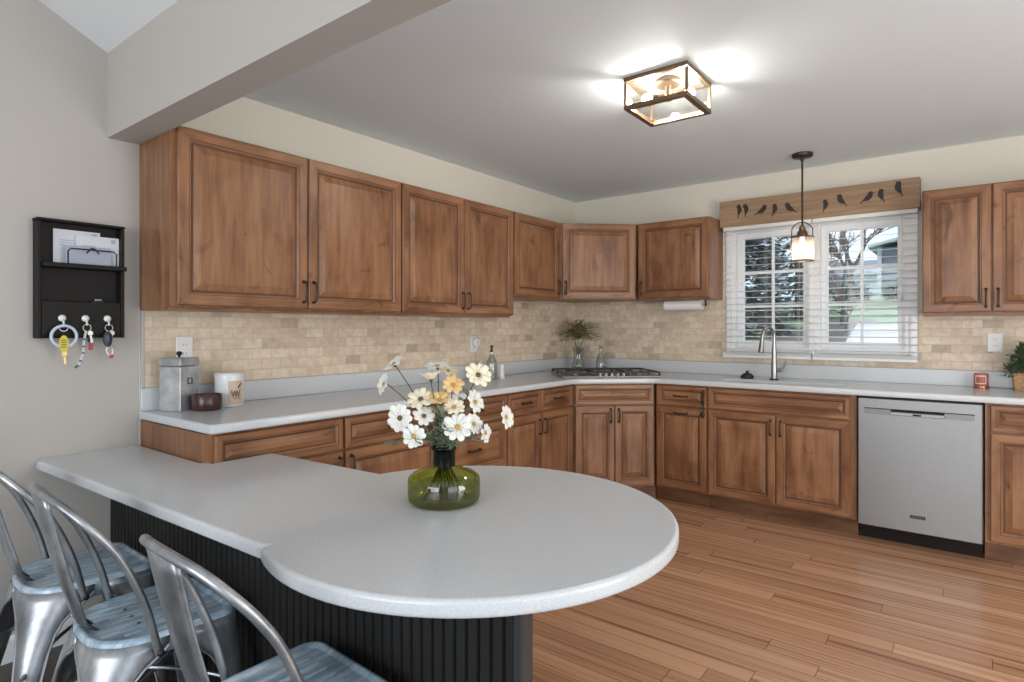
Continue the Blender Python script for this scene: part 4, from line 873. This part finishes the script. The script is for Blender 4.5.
# ------------------------------------------------------------------ lamps
def flush():
    x0, x1, y0, y1 = 1.640, 1.948, 2.612, 2.915; cx, cy = (x0+x1)/2, (y0+y1)/2; hx, hy = (x1-x0)/2, (y1-y0)/2; h = .150
    t = thing('ceiling_light', 'lit square bronze-framed flush light with clear glass sides on the ceiling', 'lamp', (cx, cy, H - h - .0005))
    f = MB(); b = .0125
    for z0, z1 in ((0, .019), (h - .019, h)):
        f.box((-hx, -hy, z0), (hx, -hy + 2*b, z1)).box((-hx, hy - 2*b, z0), (hx, hy, z1)).box((-hx, -hy + 2*b, z0), (-hx + 2*b, hy - 2*b, z1)).box((hx - 2*b, -hy + 2*b, z0), (hx, hy - 2*b, z1))
    f.build('frame', 'bronze_l', t)
    p = MB()
    for sx in (-1, 1):
        for sy in (-1, 1): p.box((sx * hx - (b if sx > 0 else -0) * 1.0 - (0 if sx > 0 else 0), sy * hy - (b if sy > 0 else 0), .024), (sx * hx + (b if sx < 0 else 0), sy * hy + (b if sy < 0 else 0), h - .024))
    p.build('corner_posts', 'bronze_l', t)
    g = MB(); e = .018
    g.box((-hx + e, -hy + .006, .024), (hx - e, -hy + .008, h - .024)).box((-hx + e, hy - .008, .024), (hx - e, hy - .006, h - .024)).box((-hx + .006, -hy + e, .024), (-hx + .008, hy - e, h - .024)).box((hx - .008, -hy + e, .024), (hx - .006, hy - e, h - .024))
    g.build('glass_sides', 'lampglass', t)
    cnp = MB(); cnp.lathe([(.065, h - .001), (.065, h - .02), (.058, h - .026), (.014, h - .028), (.014, h - .075), (.02, h - .08), (.02, h - .095), (.001, h - .100)], (0, 0, 0), 24); cnp.build('canopy', 'bronze_l', t, True)
    arm = MB(); arm.tube([(-.05, -.016, h - .075), (.05, .016, h - .075)], .009, 10); arm.build('socket_arm', 'bronze_l', t, True)
    for s in (-1, 1):
        d = Vector((.95, .30, 0)) * s
        so = MB(); so.tube([tuple(d * .045 + Vector((0, 0, h - .075))), tuple(d * .068 + Vector((0, 0, h - .075)))], .015, 12); so.build('socket', 'bronze', t, True)
        bm_ = MB(); c_ = d * .098 + Vector((0, 0, h - .075)); bm_.ball(tuple(c_), .025, 0, 14, (1.05, 1, 1)); bm_.build('bulb', 'bulb', t, True)
        light('ceiling_light_lamp', 'POINT', (cx + c_.x, cy + c_.y, H - h + h - .075), 37, (1.0, .95, .87), shadow_soft_size=.028)
flush()
def pendant():
    PX, PY = 2.033, 4.45
    t = thing('pendant_light', 'lit bronze pendant with glass cylinder shade hanging before the window', 'lamp', (PX, PY, 1.735))
    top = H - 1.735 - .0005
    MB().lathe([(.001, top), (.066, top), (.066, top - .018), (.060, top - .024), (.014, top - .028), (.010, top - .05), (.001, top - .05)], (0, 0, 0), 32).build('canopy', 'bronze', t, True, 45)
    MB().tube([(0, 0, .215), (0, 0, top - .045)], .0065, 10).build('rod', 'bronze', t, True)
    cp = MB(); cp.lathe([(.010, .245), (.014, .232), (.020, .228), (.020, .208), (.030, .200), (.034, .178), (.040, .170), (.040, .164), (.001, .163)], (0, 0, 0), 28); cp.build('socket_cup', 'bronze_l', t, True, 45)
    ar = MB(); pts = [(.070, 0, .162)]
    for i in range(0, 17):
        a = math.pi * i / 16; pts.append((.070 * math.cos(a), 0, .205 + .058 * math.sin(a)))
    pts.append((-.070, 0, .162)); rot = Matrix.Rotation(.62, 4, 'Z')
    ar.tube([tuple(rot @ Vector(p)) for p in pts], .0035, 8); ar.build('arch_handle', 'bronze', t, True)
    MB().lathe([(.070, .158), (.0735, .158), (.0735, .164), (.0415, .168), (.0415, .164), (.070, .161)], (0, 0, 0), 36).build('top_ring', 'bronze', t, True)
    MB().lathe([(.067, .0), (.0745, .0), (.0745, .006), (.067, .006), (.067, .0)], (0, 0, 0), 36).build('bottom_ring', 'bronze', t, True)
    MB().lathe([(.0705, .006), (.0705, .158)], (0, 0, 0), 40).build('glass_shade', 'shadeglass', t, True, solid=.002)
    for s in (-1, 1):
        p = rot @ Vector((.0725 * s, 0, 0)); MB().tube([(p.x, p.y, .003), (p.x, p.y, .162)], .0025, 6).build('side_rod', 'bronze', t, True)
    b = MB(); b.lathe([(.012, .160), (.013, .145), (.024, .120), (.029, .098), (.026, .075), (.014, .060), (.001, .056)], (0, 0, 0), 20, 0, True); b.build('bulb', 'bulb_p', t, True)
    light('pendant_lamp', 'POINT', (PX, PY, 1.735 + .03), 1.1, (1.0, .86, .68), shadow_soft_size=.02)
pendant()

# ------------------------------------------------------------------ valance + blinds
def valance():
    t = thing('window_valance', 'wooden box valance with black bird silhouettes above the window', 'valance', (2.025, YB, 2.06))
    x0, x1 = 1.378 - 2.025, 2.672 - 2.025; y = -.102
    MB().bbox((x0, y, .008), (x1, y + .018, .208), .002).build('front_board', 'pine', t)
    MB().box((x0, y + .0185, .008), (x0 + .016, -.001, .208)).build('side_board', 'pine', t); MB().box((x1 - .016, y + .0185, .008), (x1, -.001, .208)).build('side_board', 'pine', t)
    MB().box((x0 + .0165, y + .0185, .190), (x1 - .0165, -.001, .207)).build('top_board', 'pine', t)
    bird = [(-.050, -.020), (-.030, -.012), (-.012, -.016), (.006, -.018), (.022, -.010), (.034, .004), (.038, .016), (.050, .019), (.039, .025), (.034, .033), (.024, .036), (.014, .030), (.006, .020), (-.010, .010), (-.030, -.004), (-.052, -.014)]
    spec = [(1.529, 2.184, 62, 1, .98), (1.579, 2.184, 66, 1, .98), (1.690, 2.165, 12, 1, 1.05), (1.783, 2.159, 52, 1, .95), (1.891, 2.158, 18, -1, 1.05), (2.121, 2.149, 55, 1, .9), (2.222, 2.171, 32, -1, 1.0), (2.378, 2.169, 18, 1, 1.0), (2.458, 2.174, 52, -1, .95), (2.557, 2.205, 50, -1, 1.05)]
    for x, z, a, fl, s in spec:
        m = Matrix.Rotation(R(a), 2); m_ = MB(); pts = []
        for u, v in bird:
            p = m @ Vector((u * s, v * s)); pts.append((fl * p.x + x - 2.025, p.y + z - 2.06))
        m_.loft([[(p[0], y - .0002, p[1]) for p in pts], [(p[0], y - .0022, p[1]) for p in pts]], 0, True, True); bo = m_.build('bird', 'ink', t)
        lg = MB(); lg.box((x - 2.025 - .004, y - .0012, z - 2.06 - .030), (x - 2.025 - .002, y - .0002, z - 2.06 - .008)).box((x - 2.025 + .003, y - .0012, z - 2.06 - .030), (x - 2.025 + .005, y - .0002, z - 2.06 - .008)); lg.build('bird_legs', 'ink', bo)
    MB().tube(smooth_path([(1.461 - 2.025, y - .001, .107), (1.7 - 2.025, y - .001, .082), (1.964 - 2.025, y - .001, .067), (2.138 - 2.025, y - .001, .075), (2.344 - 2.025, y - .001, .075), (2.5 - 2.025, y - .001, .085), (2.65 - 2.025, y - .001, .121)], 6), .0010, 5).build('branch_line', 'bronze_l', t)
valance()
def blind(x0, x1, label):
    yc = YB - .054; t = thing('window_blind', label, 'blind', ((x0 + x1) / 2, yc, 1.056)); hw = (x1 - x0) / 2
    MB().bbox((-hw, -.027, .985), (hw, .027, 1.035), .003).build('headrail', 'white', t)
    s = MB(); n = 19; pit = .0495
    for i in range(n):
        z = .985 - .028 - i * pit
        if z < .055: break
        tl = R(7)
        prof = []
        for k_ in range(5):
            u = -.025 + .0125 * k_; prof.append((u * math.cos(tl), u * math.sin(tl) + .0022 * (1 - (u / .025) ** 2)))
        ring = [[(xx, p[0], z + p[1] + .0009) for p in prof] + [(xx, p[0], z + p[1] - .0009) for p in reversed(prof)] for xx in (-hw, hw)]
        s.loft(ring, 0, True, True)
    s.build('slats', 'slat', t, True, 40)
    MB().bbox((-hw, -.026, 0), (hw, .026, .022), .003).build('bottom_rail', 'white', t)
    # a few slats rest stacked on the bottom rail
    st = MB()
    for i in range(5): st.box((-hw, -.025, .0225 + i * .0045), (hw, .025, .0255 + i * .0045))
    st.build('stacked_slats', 'slat', t)
    c = MB()
    for f in (-.72, 0, .72):
        for yy in (-.0265, .0265): c.tube([(f * hw, yy, .02), (f * hw, yy, .99)], .0009, 5)
    c.build('ladder_cords', 'white', t)
    return t, hw
b1, h1 = blind(1.397, 2.026, 'white slatted blind over the left window half behind the pendant')
b2, h2 = blind(2.032, 2.660, 'white slatted blind over the right window half')
wn = MB(); wn.tube([(h2 - .085, -.036, .44), (h2 - .085, -.036, .97)], .0032, 6); wn.ball((h2 - .085, -.036, .43), .008, 0, 8, (1, 1, 2.2)); wn.build('tilt_wand', 'white', b2, True)
wn = MB(); wn.tube([(-h2 + .010, -.036, .06), (-h2 + .010, -.036, .97)], .0016, 6); wn.ball((-h2 + .010, -.036, .05), .008, 0, 8, (1, 1, 2.0)); wn.build('pull_cord', 'white', b2, True)

# ------------------------------------------------------------------ outside
def gz(y):
    K = [(5.0, .92), (6.5, 1.06), (12, 1.34), (18, 1.80), (26, 2.45), (60, 3.4)]
    for (a, za), (b, zb) in zip(K, K[1:]):
        if y <= b: return za + (zb - za) * (y - a) / (b - a)
    return K[-1][1]
def ground(name, xs, ys, m, dz=0, edge=None):
    b = MB(); nx, ny = len(xs), len(ys)
    vs = [(x + (edge(y) if edge else 0), y, gz(y) + dz) for y in ys for x in xs]
    b.add(vs, [(j*nx + i, j*nx + i + 1, (j+1)*nx + i + 1, (j+1)*nx + i) for j in range(ny - 1) for i in range(nx - 1)])
    o = b.build(name, m); return struct(o)
ys = [5.0, 6.5, 8, 10, 12, 15, 18, 22, 26, 40, 60]
ground('lawn', [-40, -10, -4, 0, 4, 20], ys, 'grass')
ground('driveway', [0, 2.2, 7.0], [5.02, 6.5, 8, 10, 12.2], 'concrete', .02, lambda y: 2.1 - (y - 5) * .105)
ground('mulch_bed', [0, .5, 1.0], [5.02, 6.5, 8, 10, 12.2, 13.2], 'mulch', .012, lambda y: 1.25 - (y - 5) * .095)
ground('road', [-40, 20], [19.5, 21.0], 'concrete', .03)
def house():
    t = thing('house', 'grey sided house with white trim beyond the lawn', 'house', (2.2, 26, 2.4))
    MB().box((-1.95, 0, 0), (-.75, 5, 1.9)).build('side_wing', 'siding', t)
    MB().box((-.75, -.4, 0), (6, 6, 2.3)).build('wall', 'siding', t)
    MB().box((-.85, -.45, -.0), (-.62, -.40, 2.3)).build('corner_board', 'trimwhite', t)
    MB().box((-2.02, -.05, 0), (-1.88, -.001, 1.9)).build('corner_board', 'siding2', t)
    r = MB(); r.loft([[(-1.2, -.7, 2.3), (6.2, -.7, 2.3), (2.6, -.7, 3.7)], [(-1.2, 6.2, 2.3), (6.2, 6.2, 2.3), (2.6, 6.2, 3.7)]], 0, True, True); r.build('roof', 'roofs', t)
    r = MB(); r.loft([[(-2.3, -.3, 1.88), (-.75, -.3, 2.26), (-.75, -.3, 2.36), (-2.3, -.3, 1.98)], [(-2.3, 5.2, 1.88), (-.75, 5.2, 2.26), (-.75, 5.2, 2.36), (-2.3, 5.2, 1.98)]], 0, True, True); r.build('wing_roof', 'siding2', t)
    for x in (.2, 2.0):
        w_ = MB().box((x, -.43, .8), (x + .9, -.405, 1.9)).build('window', 'trimwhite', t); MB().box((x + .07, -.44, .87), (x + .83, -.431, 1.83)).build('pane', 'siding2', w_)
house()
def house2():
    t = thing('house', 'pale grey house far behind the trees', 'house', (-3.4, 38, 2.7))
    MB().box((-1.6, 0, 0), (2.4, 5, 1.5)).build('wall', 'siding2', t)
    r = MB(); r.loft([[(-1.9, -.4, 1.5), (2.7, -.4, 1.5), (2.7, 2.5, 2.6), (-1.9, 2.5, 2.6)], [(-1.9, 5.4, 1.5), (2.7, 5.4, 1.5), (2.7, 2.6, 2.6), (-1.9, 2.6, 2.6)]], 0, True, True); r.build('roof', 'roofs', t)
house2()
def bare_tree(loc, h, seed, label, r0=.12, depth=5):
    rnd = random.Random(seed); t = thing('bare_tree', label, 'tree', loc); tk = MB(); br = MB()
    def grow(p, d, ln, r, k):
        e = p + d * ln; mid = (p + e) / 2 + Vector((rnd.uniform(-1, 1), rnd.uniform(-1, 1), 0)) * ln * .06
        (tk if k == depth else br).tube([p, mid, e], [r, r * .85, r * .7], 6)
        if k == 0: return
        for i in range(3 if k > 1 else 4):
            a = rnd.uniform(0, 6.28); sp = rnd.uniform(.35, .8); nd = (d + Vector((math.cos(a), math.sin(a), rnd.uniform(-.1, .5))) * sp).normalized()
            grow(p.lerp(e, rnd.uniform(.55, 1)), nd, ln * rnd.uniform(.58, .8), r * .58, k - 1)
    grow(Vector((0, 0, -.1)), Vector((.03, .02, 1)).normalized(), h * .34, r0, depth)
    tk.build('trunk', 'bark', t, True); br.build('branches', 'twig', t)
bare_tree((1.15, 11.8, gz(11.8)), 2.4, 5, 'bare brown tree on the lawn seen in the right window', .04)
bare_tree((.55, 17, gz(17)), 3.8, 11, 'bare tree farther back beside the grey house', .08)
bare_tree((1.55, 9.6, gz(9.6) ), 1.1, 21, 'low bare shrub in the mulch bed outside', .018, 4)
def conifer(loc, h, rad, seed, label):
    rnd = random.Random(seed); t = thing('evergreen_tree', label, 'tree', loc)
    MB().tube([(0, 0, -.1), (0, 0, h * .9)], [.09, .02], 8).build('trunk', 'bark', t, True)
    f = MB()
    for i in range(2600):
        z = h * rnd.uniform(.03, 1) ; rr = rad * (1 - z / h * .75) * math.sqrt(rnd.uniform(.15, 1)); a = rnd.uniform(0, 6.28)
        o = Vector((rr * math.cos(a), rr * math.sin(a), z - .12 * rr)); d = Vector((math.cos(a), math.sin(a), rnd.uniform(-.6, .3))).normalized(); s = d.cross(Vector((rnd.uniform(-.4, .4), rnd.uniform(-.4, .4), 1))).normalized(); l0 = rnd.uniform(.15, .30)
        f.add([o, o + d*l0*.5 + s*l0*.22, o + d*l0, o + d*l0*.5 - s*l0*.22], [(0, 1, 2, 3)])
    f.build('foliage', 'evergreen', t)
conifer((.35, 8.6, gz(8.6)), 2.6, .62, 1, 'dark evergreen nearest the left window pane')
conifer((-.75, 10.2, gz(10.2)), 3.2, .85, 2, 'dark evergreen behind the nearest one, left of it')
conifer((-2.0, 16.5, gz(16.5)), 5.2, 1.5, 4, 'tall dark evergreen behind the two nearer ones')
conifer((.0, 14.0, gz(14.0)), 4.2, .85, 5, 'tall evergreen rising right behind the nearest one')
conifer((-2.6, 12.5, gz(12.5)), 3.6, 1.0, 3, 'dark evergreen farthest left outside')
for i, (x, y, r, lb) in enumerate(((-1.4, 22.5, .55, 'round green hedge bush across the road, left one'), (-.2, 23, .6, 'round green hedge bush across the road, middle one'), (1.1, 22.6, .5, 'round green hedge bush in front of the grey house'))):
    t = thing('hedge_bush', lb, 'bush', (x, y, gz(y))); foliage('leaves', t, (0, 0, .05), r, 120, .22, 'fern', .9, 40 + i)
